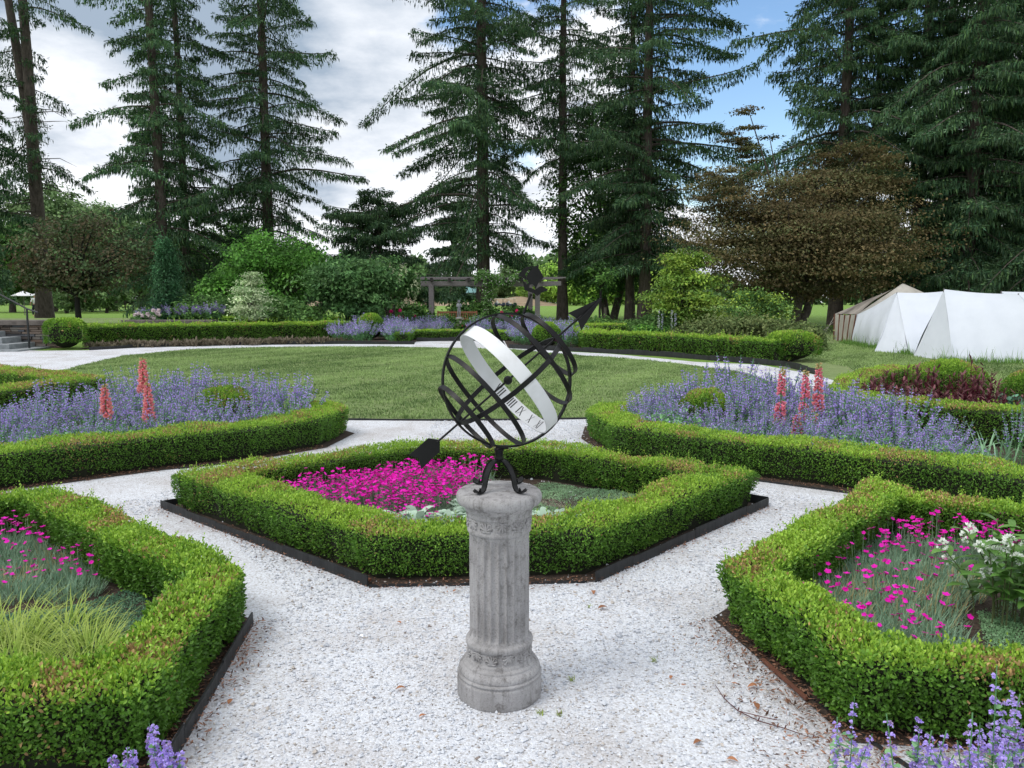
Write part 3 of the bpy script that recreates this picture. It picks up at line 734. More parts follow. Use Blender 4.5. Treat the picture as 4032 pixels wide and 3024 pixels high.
# ---- pinks (magenta dianthus)
MG1, MG2 = np.array((.58, .006, .3)), np.array((.8, .03, .55))
def dianthus(r, nfl, h=.2, nb=420, dry=0.):
    root = thing('garden_pinks', 'pinks', 'pinks'); g = Geo()
    a = rng.uniform(0, 6.28, nb); rr = r * np.sqrt(rng.uniform(0, 1, nb))
    P = np.stack([np.cos(a) * rr, np.sin(a) * rr, 0 * a], 1)
    c = np.array((.11, .19, .13)) + np.array((.1, .12, .08)) * rng.uniform(0, 1, (nb, 1)); c = np.where(rng.uniform(0, 1, (nb, 1)) < dry, [[.3, .25, .13]], c)
    blades(g, P, a + rng.normal(0, .8, nb), rng.uniform(.7, 1.5, nb), rng.uniform(.2, 1.3, nb), rng.uniform(.06, .13, nb), .006, c, 2)
    a = rng.uniform(0, 6.28, nfl); rr = r * np.sqrt(rng.uniform(0, 1, nfl)); hh = h * rng.uniform(.65, 1.15, nfl)
    B = np.stack([np.cos(a) * rr, np.sin(a) * rr, 0 * a], 1); T = B * 1.12 + np.stack([rng.normal(0, .012, nfl), rng.normal(0, .012, nfl), hh], 1)
    s = nrm(np.cross(T - B, rng.normal(0, 1, (nfl, 3)))) * .0018
    g.add(np.stack([B - s, B + s, T + s, T - s], 1).reshape(-1, 3), np.arange(nfl)[:, None] * 4 + [0, 1, 2, 3], (.14, .2, .13))
    g.build('foliage', MT['soft'], root)
    g = Geo(); ax = nrm(np.stack([rng.normal(0, .35, nfl), rng.normal(0, .35, nfl), np.ones(nfl)], 1)); e = nrm(np.cross(ax, [1., 0, 0])); f = np.cross(ax, e)
    rad = .0155 * rng.uniform(.75, 1.25, nfl); c = MG1 + (MG2 - MG1) * rng.uniform(0, 1, (nfl, 1)); ph = rng.uniform(0, 6.28, nfl)
    for k in range(5):
        an = ph + k * 2 * PI / 5
        d = e * np.cos(an)[:, None] + f * np.sin(an)[:, None] + ax * .22
        leaves(g, T, d, ax, rad, rad * 1.15, c * rng.uniform(.85, 1.15, (nfl, 1)), -.1)
    d0 = T - ax * .014
    leaves(g, d0, ax, e, np.full(nfl, .015), .006, (.2, .06, .08)); leaves(g, d0, ax, f, np.full(nfl, .015), .006, (.2, .06, .08))
    g.build('flowers', MT['petal'], root); return root
PK1 = [(-1.85, 5.55), (-1.1, 6.25), (-.75, 6.45), (-.2, 6.35), (-.2, 5.9), (-.25, 5.45), (-.5, 5.0), (-.95, 4.75), (-1.35, 5.1)]
spread([dianthus(.19, 72), dianthus(.2, 84), dianthus(.18, 62)], poisson([(-1.75, 5.72), (-1.1, 6.15), (-.7, 6.42), (-.32, 6.35), (-.36, 5.9), (-.42, 5.5), (-.9, 5.35)], .155, 36), 'clump of magenta pinks in full bloom in the central hexagon bed', 'pinks of the central bed')
spread([dianthus(.18, 20), dianthus(.18, 26)], poisson([(-1.8, 5.55), (-.95, 5.35), (-.35, 5.4), (-.5, 5.0), (-.95, 4.75), (-1.35, 5.05)], .22, 12), 'sparser clump of magenta pinks along the front hedge of the central bed', 'front pinks of the central bed')
spread([dianthus(.17, 22), dianthus(.17, 12), dianthus(.17, 7, dry=.3)], poisson([(-3.6, 4.65), (-3.0, 4.85), (-2.25, 4.2), (-2.2, 3.95), (-2.65, 3.85), (-3.3, 4.1)], .2, 17), 'clump of magenta pinks in the lower left bed', 'pinks of the lower left bed')
spread([dianthus(.17, 34, .22), dianthus(.17, 28, .22)], poisson([(2.25, 4.85), (2.75, 4.85), (3.4, 4.3), (3.1, 4.1), (2.5, 4.3), (2.1, 4.45)], .2, 9), 'thick clump of magenta pinks at the back of the lower right bed', 'back pinks of the lower right bed')
spread([dianthus(.17, 11, dry=.12), dianthus(.17, 7, dry=.25), dianthus(.17, 15)], poisson([(2.1, 4.35), (2.5, 4.2), (2.25, 3.85), (2.0, 3.4), (1.95, 3.05), (1.6, 3.05), (1.5, 3.5), (1.6, 3.9)], .18, 17), 'grey-leaved clump of thinly flowering pinks in the lower right bed', 'thin pinks of the lower right bed')

# ---- lamb's ears
def lambs_ear(r=.17, n=62):
    root = thing('lambs_ear', 'x', 'lambs ear'); g = Geo(); a = rng.uniform(0, 6.28, n); rr = r * rng.uniform(0, .6, n)
    P = np.stack([np.cos(a) * rr, np.sin(a) * rr, .015 + .1 * rng.uniform(0, 1, n) * (1 - rr / r)], 1)
    c = np.array((.26, .34, .27)) * rng.uniform(.75, 1.25, (n, 1))
    blades(g, P, a + rng.normal(0, .4, n), rng.uniform(.7, 1.45, n), rng.uniform(-.9, .5, n), rng.uniform(.08, .135, n), rng.uniform(.04, .058, n), c, 5, [.3, .75, 1, 1, .8, .25], cup=.4)
    g.build('leaves', MT['soft'], root, True); return root
le = [(-1.0, 5.05), (-.86, 5.0), (-.74, 4.98), (-.62, 4.97), (-.52, 4.98), (-.42, 4.98), (-.34, 5.05), (-.4, 5.2), (-.29, 5.18), (-.22, 5.02), (-.32, 5.33), (-.2, 5.3), (-.14, 5.1)]
spread([lambs_ear(), lambs_ear()], le, "silvery lamb's ear plant between the pinks and the pedestal", "lamb's ears left of the pedestal")
spread([lambs_ear(), lambs_ear()], [(.12, 5.0), (.22, 4.98), (.32, 5.0), (.42, 5.03), (.52, 5.08)], "silvery lamb's ear plant right of the pedestal, along the front hedge", "lamb's ears right of the pedestal")

# ---- creeping thyme mats
def thyme(label, poly, n, c1, c2, h=.03, L=.011, dead=0.):
    q = sample_poly(poly, n); P = np.concatenate([q, np.zeros((n, 1))], 1)
    P[:, 2] = np.clip(h * (.55 + .5 * noise(P, 9) + .3 * noise(P, 25, 2)), .004, 1) * rng.uniform(.4, 1, n)
    t = np.clip(.5 + .5 * noise(P, 6, 3) + rng.normal(0, .25, n), 0, 1)[:, None]; c = np.asarray(c1) + (np.asarray(c2) - np.asarray(c1)) * t
    c = np.where((noise(P, 2.6, 5) > 1.0 - dead)[:, None] & (rng.uniform(0, 1, (n, 1)) < .75), np.array([[.24, .2, .17]]) * rng.uniform(.6, 1.2, (n, 1)), c)
    g = Geo(); leaves(g, P, nrm(rng.normal(0, 1, (n, 3)) + [0, 0, .5]), nrm(rng.normal(0, .5, (n, 3)) + [0, 0, 1]), L * rng.uniform(.6, 1.4, n), L * .6, c)
    tag(g.build('creeping_thyme', MT['soft']), label, 'ground cover', kind='stuff')
thyme('grey-green thyme mat filling the right half of the central bed', [(.25, 4.72), (1.45, 5.8), (.3, 6.5), (.05, 6.3), (-.2, 5.4), (-.2, 4.7)], 42000, (.13, .22, .125), (.23, .34, .2), dead=-.1)
thyme('sparse grey-green mat under the pinks of the central bed', PK1, 14000, (.08, .14, .08), (.17, .23, .14))
thyme('blue-green thyme mat along the inner hedge of the lower left bed', [(-2.0, 4.1), (-1.62, 3.7), (-1.6, 2.85), (-2.2, 2.75), (-3.3, 3.2), (-3.0, 3.7), (-2.3, 3.8)], 52000, (.06, .14, .085), (.15, .25, .16), dead=-.2)
thyme('pale green thyme mat under the white-flowered bush', [(2.05, 3.15), (1.9, 3.0), (3.2, 2.9), (3.6, 3.6), (2.9, 4.1), (2.35, 3.75)], 46000, (.12, .22, .11), (.2, .31, .18), dead=-.3)
thyme('thin grey mat under the pinks of the lower right bed', [(2.1, 4.7), (2.9, 4.5), (2.4, 3.9), (1.9, 3.1), (1.55, 3.1), (1.45, 3.6)], 16000, (.09, .14, .08), (.19, .23, .14), dead=-.05)
thyme('thin weedy mat between the pinks of the lower left bed', [(-3.5, 4.6), (-2.9, 4.9), (-2.2, 4.2), (-2.3, 3.9), (-3.0, 4.0)], 14000, (.09, .15, .07), (.2, .25, .13), dead=-.05)

# ---- yellow-green grass
def grass_tuft(n=170, L=.19):
    root = thing('grass_tuft', 'x', 'grass tuft'); g = Geo(); a = rng.uniform(0, 6.28, n); rr = .12 * np.sqrt(rng.uniform(0, 1, n))
    P = np.stack([np.cos(a) * rr, np.sin(a) * rr, 0 * a], 1); t = rng.uniform(0, 1, (n, 1))
    c = np.array((.085, .17, .02)) * (1 - t) + np.array((.2, .28, .045)) * t
    blades(g, P, a + rng.normal(0, .5, n), rng.uniform(.6, 1.4, n), rng.uniform(-.8, .5, n), L * rng.uniform(.45, 1.1, n), .0065, c, 4, tip=(.23, .27, .075))
    g.build('blades', MT['grass'], root); return root
spread([grass_tuft(), grass_tuft(150, .24)], poisson([(-2.75, 3.4), (-2.2, 3.65), (-1.85, 3.3), (-1.72, 2.85), (-2.0, 2.72), (-2.8, 2.85)], .19, 20), 'yellow-green grass tuft in the lower left bed', 'grass tufts of the lower left bed')
o = grass_tuft(24, .2); o.location = (.95, 5.75, 0); o['label'] = 'few thin grass shoots in the thyme at the back of the central bed'

# ---- white-flowered bush (milkweed-like)
def milkweed():
    root = thing('white_flowered_bush', 'broad-leaved bush with white flower heads in the lower right bed', 'flowering plant', (2.4, 3.68, 0))
    gs, gl, gw = Geo(), Geo(), Geo()
    for k in range(20):
        a = rng.uniform(0, 6.28); r = .13 * math.sqrt(rng.uniform()); sp = rng.uniform(.03, .27)
        b = np.array([2.44 + r * math.cos(a), 3.68 + r * math.sin(a), 0.]); h = rng.uniform(.3, .46)
        t = b + np.array([math.cos(a) * sp, math.sin(a) * sp, h])
        cv = [b * (1 - q) + t * q - np.array([math.cos(a), math.sin(a), 0]) * sp * .3 * math.sin(PI * q) for q in np.linspace(0, 1, 6)]
        tube(gs, cv, np.linspace(.0042, .0022, 6), 5, (.09, .11, .05))
        m = 11; q = np.linspace(.32, 1, m); P = np.array([b * (1 - z) + t * z - np.array([math.cos(a), math.sin(a), 0]) * sp * .3 * math.sin(PI * z) for z in q])
        az = np.arange(m) * (PI / 2 if False else 2.4) + rng.uniform(0, 6)
        blades(gl, P, az, rng.uniform(.25, .8, m), rng.uniform(-.7, -.05, m), rng.uniform(.1, .165, m), rng.uniform(.036, .052, m), np.array((.055, .12, .025)) * rng.uniform(.7, 1.6, (m, 1)), 5, [.25, .8, 1, .92, .6, .05], cup=.35)
        if k % 5 != 0:
            for z in range(int(rng.integers(2, 4))):
                c = t + np.array([rng.normal(0, .03), rng.normal(0, .03), .015 - .045 * z + rng.normal(0, .012)]); n = 26
                dd = nrm(rng.normal(0, 1, (n, 3)) + [0, 0, .4]); P = c + dd * .018
                leaves(gw, P, nrm(dd + rng.normal(0, .6, (n, 3))), dd, .02, .016, np.array((.78, .82, .76)) * rng.uniform(.85, 1.1, (n, 1)), .2)
                leaves(gw, np.tile(c, (n // 2, 1)), dd[:n // 2], nrm(rng.normal(0, 1, (n // 2, 3))), .02, .0025, (.3, .4, .2))
    gs.build('stems', MT['soft'], root); gl.build('leaves', MT['box'], root, True); gw.build('flower_heads', MT['petal'], root)
milkweed()

# ---- iris, burgundy plants, border plants
root = thing('iris', 'blue-green strap-leaved iris behind the right hedge, near the right edge', 'iris', (*U2(3860, 1850), 0)); g = Geo(); n = 60
P = np.array(root.location) + np.stack([rng.normal(0, .13, n), rng.normal(0, .09, n), 0 * np.arange(n)], 1)
blades(g, P, rng.uniform(0, 6.28, n), rng.uniform(1.0, 1.5, n), rng.uniform(-.4, 1.2, n), rng.uniform(.25, .5, n), .02, np.array((.17, .28, .17)) * rng.uniform(.7, 1.35, (n, 1)), 5, [.8, 1, .95, .8, .55, .03])
g.build('leaves', MT['soft'], root)

def burgundy(h=.5, stems=26):
    root = thing('burgundy_penstemon', 'x', 'burgundy plant'); g = Geo()
    a = rng.uniform(0, 6.28, stems); rr = .24 * np.sqrt(rng.uniform(0, 1, stems)); hh = h * rng.uniform(.7, 1.12, stems)
    B = np.stack([np.cos(a) * rr, np.sin(a) * rr, 0 * a], 1); T = B * 1.25; T[:, 2] = hh
    s = nrm(np.cross(T - B, rng.normal(0, 1, (stems, 3)))) * .003
    g.add(np.stack([B - s, B + s, T + s, T - s], 1).reshape(-1, 3), np.arange(stems)[:, None] * 4 + [0, 1, 2, 3], (.07, .015, .02)); g.build('stems', MT['soft'], root)
    g = Geo(); m = stems * 16; i = np.repeat(np.arange(stems), 16); t = rng.uniform(.1, 1, m)[:, None]; P = B[i] * (1 - t) + T[i] * t; az = rng.uniform(0, 6.28, m)
    c = np.where(t > .8, [[.10, .045, .05]], [[.05, .012, .018]]) * rng.uniform(.6, 1.6, (m, 1))
    blades(g, P, az, rng.uniform(.2, 1.1, m), rng.uniform(-.6, .8, m), rng.uniform(.05, .11, m), .024, c, 3, [.4, 1, .7, .05]); g.build('leaves', MT['soft'], root); return root
spread([burgundy(), burgundy(.52), burgundy(.45)], poisson([(4.4, 9.4), (4.55, 8.95), (5.4, 8.55), (5.75, 8.8), (5.65, 9.5), (5.0, 10.2), (4.45, 10.0)], .3, 34), 'dark burgundy-leaved plant massed behind the right box hedge', 'burgundy plants of the right bed')
o = burgundy(.8, 5); o.location = (5.65, 9.1, 0); o['label'] = 'tall thin burgundy stems standing above the others, near the right edge'
root = thing('grey_leaved_plant', 'blue-green broad-leaved plant between burgundy plants and the right edge', 'plant', (5.95, 9.0, 0)); g = Geo(); n = 90; a = rng.uniform(0, 6.28, n)
blades(g, np.array([5.95, 9.0, .05]) + np.stack([rng.normal(0, .12, n), rng.normal(0, .12, n), rng.uniform(0, .35, n)], 1), a, rng.uniform(.2, 1.2, n), rng.uniform(-.5, .5, n), .13, .06, np.array((.09, .2, .13)) * rng.uniform(.7, 1.3, (n, 1)), 3, [.4, 1, .8, .05]); g.build('leaves', MT['soft'], root)

def border_plant(n=60, h=.24):
    root = thing('border_plant', 'x', 'border plant'); g = Geo(); a = rng.uniform(0, 6.28, n); rr = .3 * np.sqrt(rng.uniform(0, 1, n))
    P = np.stack([np.cos(a) * rr, np.sin(a) * rr, rng.uniform(0, .6, n) * h], 1); t = rng.uniform(0, 1, (n, 1))
    c = np.array((.06, .05, .035)) * (1 - t) + np.array((.15, .13, .095)) * t
    blades(g, P, a, rng.uniform(.5, 1.5, n), rng.uniform(-.4, 1.2, n), h * rng.uniform(.25, .6, n), .05, c, 2, [1, .9, .1]); g.build('foliage', MT['soft'], root); return root
pr = [border_plant(), border_plant(50, .25)]
sp = [tuple(np.asarray(U2(px, 1377 - (px - 352) * .021 - 6)) + rng.normal(0, .12, 2)) for px in np.linspace(370, 1320, 52)]
spread(pr, [(float(a), float(b)) for a, b in sp], 'low buff-coloured plant at the foot of the far left hedge', 'buff border plants under the far left hedge')

# ================================================================== SUNDIAL: pedestal + armillary sphere
def pedestal_mat():
    m, nt, out = node_mat('weathered cast stone')
    p = N(nt, 'ShaderNodeBsdfPrincipled', Roughness=.92); p.inputs['Specular IOR Level'].default_value = .15
    tc = N(nt, 'ShaderNodeTexCoord')
    def nz(s, d, st, r=.65):
        mp = N(nt, 'ShaderNodeMapping'); mp.inputs['Scale'].default_value = st; nt.links.new(tc.outputs['Object'], mp.inputs[0])
        n = N(nt, 'ShaderNodeTexNoise', Scale=s, Detail=d, Roughness=r); nt.links.new(mp.outputs[0], n.inputs['Vector']); return n
    a = nz(7, 8., (1, 1, .6)); b = nz(26, 8., (1, 1, .14), .7); c = nz(150, 3., (1, 1, 1)); d = nz(20, 9., (1, 1, 1), .75)
    cr = N(nt, 'ShaderNodeValToRGB'); e = cr.color_ramp.elements
    e[0].position = .3; e[0].color = (.235, .23, .23, 1); e[1].position = .68; e[1].color = (.43, .425, .432, 1)
    nt.links.new(a.outputs['Fac'], cr.inputs[0])
    def mul(prev, n, lo, hi, col):
        r = N(nt, 'ShaderNodeMapRange'); r.inputs[1].default_value = lo; r.inputs[2].default_value = hi; nt.links.new(n.outputs['Fac'], r.inputs[0])
        mx = N(nt, 'ShaderNodeMix', data_type='RGBA', blend_type='MULTIPLY'); nt.links.new(r.outputs[0], mx.inputs[0]); nt.links.new(prev, mx.inputs[6]); mx.inputs[7].default_value = (*col, 1); return mx.outputs[2]
    o1 = mul(cr.outputs[0], b, .5, .72, (.48, .47, .46)); o2 = mul(o1, d, .53, .72, (.33, .31, .29)); o3 = mul(o2, c, .52, .7, (.72, .7, .68))
    nt.links.new(o3, p.inputs['Base Color'])
    bp = N(nt, 'ShaderNodeBump', Strength=.5, Distance=.004); nt.links.new(c.outputs['Fac'], bp.inputs['Height']); nt.links.new(bp.outputs[0], p.inputs['Normal'])
    nt.links.new(p.outputs[0], out.inputs[0]); return m
MT['pedestal'] = pedestal_mat()
PX, PY = -.051, 2.99
ped = thing('sundial_pedestal', 'round fluted grey stone pedestal standing in the gravel in the middle of the photo', 'pedestal', (PX, PY, 0)); ped.scale = (1.025, 1.025, 1)
g = Geo(); lathe(g, [(.161, -.01), (.166, .004), (.167, .012), (.166, .075), (.1655, .083), (.161, .086), (.161, .089), (.165, .092), (.166, .096), (.164, .101), (.158, .104)], (PX, PY, 0), 96); g.build('plinth', MT['pedestal'], ped, True)
g = Geo()
rip = lambda r, z, th: np.full(len(th), r) + (.0022 * np.abs(np.sin(th * 22)) if .106 < z < .135 else 0)
lathe(g, [(.158, .1035), (.159, .108), (.158, .118), (.153, .128), (.146, .135), (.144, .138), (.145, .142), (.139, .146), (.133, .149), (.131, .153), (.1315, .159), (.127, .163), (.1245, .166), (.124, .172), (.124, .206), (.1235, .21), (.127, .212), (.131, .218), (.1325, .226), (.131, .234), (.126, .239), (.1195, .241), (.1185, .248)], (PX, PY, 0), 176, fn=rip)
base = g.build('base', MT['pedestal'], ped, True)
g = Geo(); NF = 24
def flute(r, z, th):
    ph = (th * NF / (2 * PI)) % 1; e = np.minimum(np.clip((z - .25) / .012, 0, 1), np.clip((.668 - z) / .02, 0, 1))
    return r - .0105 * np.sqrt(np.clip(np.sin(PI * np.clip((ph - .06) / .88, 0, 1)), 0, 1)) * e
lathe(g, [(.1165, z) for z in [.245, .251, .256, .262] + list(np.linspace(.28, .63, 12)) + [.648, .656, .662, .667, .678]], (PX, PY, 0), NF * 10, fn=flute)
g.build('shaft', MT['pedestal'], ped, True)
g = Geo(); lathe(g, [(.1185, .674), (.1215, .677), (.124, .683), (.124, .69), (.1225, .695), (.1215, .699), (.1215, .737), (.1225, .741), (.1265, .744), (.128, .749), (.128, .756), (.126, .759), (.129, .764), (.134, .772), (.141, .782), (.144, .787)], (PX, PY, 0), 96); cap = g.build('capital', MT['pedestal'], ped, True)
g = Geo(); lathe(g, [(.142, .7865), (.150, .788), (.158, .793), (.1635, .802), (.1655, .813), (.1645, .824), (.160, .833), (.152, .8385), (.14, .841), (.08, .8432), (.0, .844)], (PX, PY, 0), 96); g.build('top_slab', MT['pedestal'], ped, True)
def palmettes(z0, h, r, cnt, ph):
    g = Geo()
    for k in range(cnt):
        th0 = ph + k * 2 * PI / cnt; dn = k % 2
        strokes = [[(0, .02), (0, .5), (0, .95)]]
        for s in (-1, 1):
            strokes += [[(0, .12), (s * .2, .5), (s * .36, .82), (s * .52, .9), (s * .6, .72)], [(0, .1), (s * .3, .3), (s * .55, .42), (s * .74, .36), (s * .7, .2)], [(0, .05), (s * .2, .0), (s * .42, .04), (s * .5, .16)]]
        for st in strokes:
            pts = []
            for u, v in st:
                if dn: v = 1 - v if len(st) > 3 else v
                th = th0 + u * h * .92 / r
                pts.append((PX + (r + .001) * math.cos(th), PY + (r + .001) * math.sin(th), z0 + h * v))
            tube(g, pts, [.003] + [.0046] * (len(pts) - 2) + [.0036], 6)
    return g
palmettes(.7005, .036, .1215, 12, .12).build('palmette_frieze', MT['pedestal'], ped, True)
palmettes(.172, .0345, .124, 12, .3).build('palmette_frieze', MT['pedestal'], ped, True)

R3, U3, F3 = np.array([1., 0, 0]), np.array([0, SP, CP]), np.array([0, CP, -SP])
C = atY(2000, 1497, PY)
ph, th_ = math.radians(41.3), math.radians(12.4)
ai = math.cos(ph) * R3 + math.sin(ph) * U3
AX = ai * math.cos(th_) + F3 * math.sin(th_)
e1 = -math.sin(ph) * R3 + math.cos(ph) * U3; e2 = -F3 * math.cos(th_) + ai * math.sin(th_)
tw = math.radians(12); NN = math.cos(tw) * e2 - math.sin(tw) * e1; UU = math.cos(tw) * e1 + math.sin(tw) * e2
arm = thing('armillary_sphere', 'black iron armillary sundial with white band, arrow and ship, on the stone pedestal', 'armillary sphere', (PX, PY, .844))
def ring(c, a, b, R, w, t, ns=120):
    g = Geo(); nn = np.cross(a, b); an = np.arange(ns) / ns * 2 * PI
    d = np.cos(an)[:, None] * a + np.sin(an)[:, None] * b
    V = np.stack([c + d * (R - t) - nn * w / 2, c + d * R - nn * w / 2, c + d * R + nn * w / 2, c + d * (R - t) + nn * w / 2], 1).reshape(-1, 3)
    i = np.arange(ns); j = (i + 1) % ns
    g.add(V, np.concatenate([np.stack([i * 4 + k, i * 4 + (k + 1) % 4, j * 4 + (k + 1) % 4, j * 4 + k], 1) for k in range(4)])); return g
ring(C, AX, UU, .262, .021, .0072).build('meridian_ring', MT['iron'], arm)
ring(C, AX, NN, .2545, .018, .005).build('colure_ring', MT['iron'], arm)
for s in (-1, 1):
    ring(C + AX * s * .122, UU, NN, .2235, .018, .0045).build('tropic_ring', MT['iron'], arm)
    ring(C + AX * s * .2175, UU, NN, .1545, .018, .0045).build('polar_ring', MT['iron'], arm)
RB = .2485
band = ring(C, UU, NN, RB, .056, .004, 160).build('hour_band', MT['white'], arm)
g = Geo()
def stroke(s0, v0, s1, v1, w):        # s: metres along reading direction, v: along the axis
    def pt(s, v):
        t = -math.radians(91) - s / RB
        return C + (RB - .0046) * (math.cos(t) * UU + math.sin(t) * NN) + AX * v
    d = np.array([s1 - s0, v1 - v0]); d = d / np.linalg.norm(d) * w / 2; n_ = np.array([-d[1], d[0]])
    K = 4
    for k in range(K):
        a0, b0 = s0 + (s1 - s0) * k / K, v0 + (v1 - v0) * k / K; a1, b1 = s0 + (s1 - s0) * (k + 1) / K, v0 + (v1 - v0) * (k + 1) / K
        g.add([pt(a0 + n_[0], b0 + n_[1]), pt(a1 + n_[0], b1 + n_[1]), pt(a1 - n_[0], b1 - n_[1]), pt(a0 - n_[0], b0 - n_[1])], [(0, 1, 2, 3)])
HG = .0195
for k, txt in enumerate(['VII', 'VIII', 'IX', 'X', 'XI']):
    wd = {'I': .0112, 'V': .0215, 'X': .022}; tot = sum(wd[q] for q in txt); s = (k + .85) * .2618 * RB - tot / 2
    for q in txt:
        a, b = s + .0015, s + wd[q] - .0015; m_ = (a + b) / 2
        if q == 'I':
            stroke(m_, -HG, m_, HG, .005)
            for v in (-HG, HG): stroke(m_ - .0034, v, m_ + .0034, v, .0012)
        if q == 'V': stroke(a, HG, m_, -HG, .0042); stroke(b, HG, m_, -HG, .0018); stroke(a - .002, HG, a + .004, HG, .0012)
        if q == 'X': stroke(a, HG, b, -HG, .0042); stroke(b, HG, a, -HG, .0018)
        s += wd[q]
sub(g, 'hour_numerals', MT['ink'], band)
g = Geo(); tube(g, [C - AX * .365, C + AX * .40], .0042, 10); g.build('axis_rod', MT['iron'], arm, True)
g = Geo(); ball(g, C, .0175, ns=20, nr=14); g.build('centre_ball', MT['iron'], arm, True)
def plate(polys, xa, ya, t, c0):
    g = Geo(); za = np.cross(xa, ya)
    for k, poly in enumerate(polys):
        bm = bmesh.new(); vs = [bm.verts.new((x, y, 0)) for x, y in poly]; f = bm.faces.new(vs)
        r = bmesh.ops.triangulate(bm, faces=[f]); bm.verts.index_update()
        V = np.array([v.co[:2] for v in bm.verts]); T = [[v.index for v in q.verts] for q in bm.faces]; bm.free()
        o = .0009 * k; n = len(V)
        W = lambda z: c0 + V[:, :1] * xa + V[:, 1:] * ya + za * z
        g.add(W(t / 2 + o), T); g.add(W(-t / 2 - o), [q[::-1] for q in T])
        g.add(np.concatenate([W(t / 2 + o), W(-t / 2 - o)]), [(i, (i + 1) % n, n + (i + 1) % n, n + i) for i in range(n)])
    return g
head = [(.518, 0), (.362, .044), (.379, 0), (.362, -.044)]
hd = plate([head], AX, UU, .004, C).build('arrow_head', MT['iron'], arm)
sub(plate([[(.512, .0), (.372, .03), (.384, .0), (.372, -.03)]], AX, NN, .004, C), 'arrow_vane', MT['iron'], hd)
tail = [(-.356, .006), (-.38, .034), (-.478, .034), (-.458, 0), (-.476, -.038), (-.38, -.034), (-.356, -.006)]
plate([tail], AX, UU, .004, C).build('arrow_tail', MT['iron'], arm)
s0, s1 = atY(1344 + .6076 * 1180, 1000 + .6076 * 388, PY), atY(1344 + .6076 * 1229, 1000 + .6076 * 258, PY)
g = Geo(); tube(g, [s0, s1], .0052, 10); g.build('finial_rod', MT['iron'], arm, True)
def q6(pts):
    out = []
    for x, y in pts:
        p = atY(1600 + .3617 * x, 1000 + .3617 * y, PY); out.append((p[0], (p[2] - 1.28) / 1))
    return out
ship = [[(1213, 250), (1235, 205), (1270, 165), (1310, 138), (1388, 134), (1388, 141), (1352, 152), (1322, 180), (1300, 210), (1292, 228), (1306, 250), (1305, 292), (1275, 258), (1240, 246)],
        [(1388, 136), (1419, 130), (1425, 116), (1445, 122), (1438, 150), (1470, 205), (1496, 255), (1455, 290), (1430, 330), (1415, 365), (1405, 385), (1395, 350), (1370, 330), (1345, 335), (1322, 300), (1306, 266), (1310, 242), (1324, 212), (1346, 180), (1370, 156), (1390, 144)],
        [(1213, 250), (1265, 285), (1285, 305), (1310, 330), (1335, 312), (1345, 335), (1335, 365), (1370, 375), (1400, 390), (1420, 375), (1440, 360), (1480, 352), (1545, 388), (1530, 405), (1505, 408), (1470, 425), (1427, 457), (1385, 428), (1330, 408), (1285, 392), (1278, 345), (1262, 292)]]
plate([q6(s) for s in ship], np.array([1., 0, 0]), np.array([0, 0, 1.]), .005, np.array([0, PY, 1.28])).build('ship_finial', MT['iron'], arm)
NKZ = .9625
g = Geo(); lathe(g, [(.010, NKZ - .012), (.017, NKZ - .004), (.0185, NKZ + .006), (.0145, NKZ + .012), (.017, NKZ + .018), (.016, NKZ + .03), (.019, NKZ + .034), (.019, NKZ + .042), (.012, NKZ + .046)], (PX, PY, 0), 20)
box(g, (PX + .012, PY, NKZ + .048), (.05, .022, .012), 0); g.build('neck', MT['iron'], arm, True)
LEG = [(.004, .974), (.028, .968), (.052, .947), (.07, .918), (.079, .888), (.084, .868), (.094, .853), (.112, .848), (.127, .853), (.140, .869)]
for k in range(4):
    az = PI / 4 + k * PI / 2 + .06; d = np.array([math.cos(az), math.sin(az), 0]); sd = np.array([-d[1], d[0], 0])
    pts = np.array([[r, .844 + (z - .844) * .9] for r, z in LEG]); tt = np.linspace(0, len(pts) - 1, 28); i0 = np.minimum(tt.astype(int), len(pts) - 2); fr = (tt - i0)[:, None]
    def cat(i):
        p = lambda q: pts[np.clip(q, 0, len(pts) - 1)]
        a0, a1, a2, a3 = p(i - 1), p(i), p(i + 1), p(i + 2)
        return .5 * ((2 * a1) + (a2 - a0) * fr + (2 * a0 - 5 * a1 + 4 * a2 - a3) * fr ** 2 + (3 * a1 - a0 - 3 * a2 + a3) * fr ** 3)
    cv = cat(i0); tg = nrm(np.gradient(cv, axis=0)); nv = np.stack([-tg[:, 1], tg[:, 0]], 1)
    wid = np.full(28, .0115); wid[-5:] = [.0115, .013, .012, .008, .001]
    V = []
    for q in range(28):
        for sn, sw in ((-1, -1), (1, -1), (1, 1), (-1, 1)):
            rz = cv[q] + nv[q] * sn * .003; V.append(np.array([PX, PY, rz[1]]) + d * rz[0] + sd * sw * wid[q])
    g = Geo(); F = [(i * 4 + j, i * 4 + (j + 1) % 4, i * 4 + 4 + (j + 1) % 4, i * 4 + 4 + j) for i in range(27) for j in range(4)] + [(0, 1, 2, 3), (108, 109, 110, 111)]
    g.add(V, F); lg = g.build('leg', MT['iron'], arm)
    g = Geo(); b = np.array([PX, PY, 0]) + d * .108; tube(g, [b + [0, 0, .848], b + [0, 0, .858]], .0055, 6); tube(g, [b + [0, 0, .858], b + [0, 0, .865]], .003, 6); sub(g, 'bolt', MT['iron'], lg)

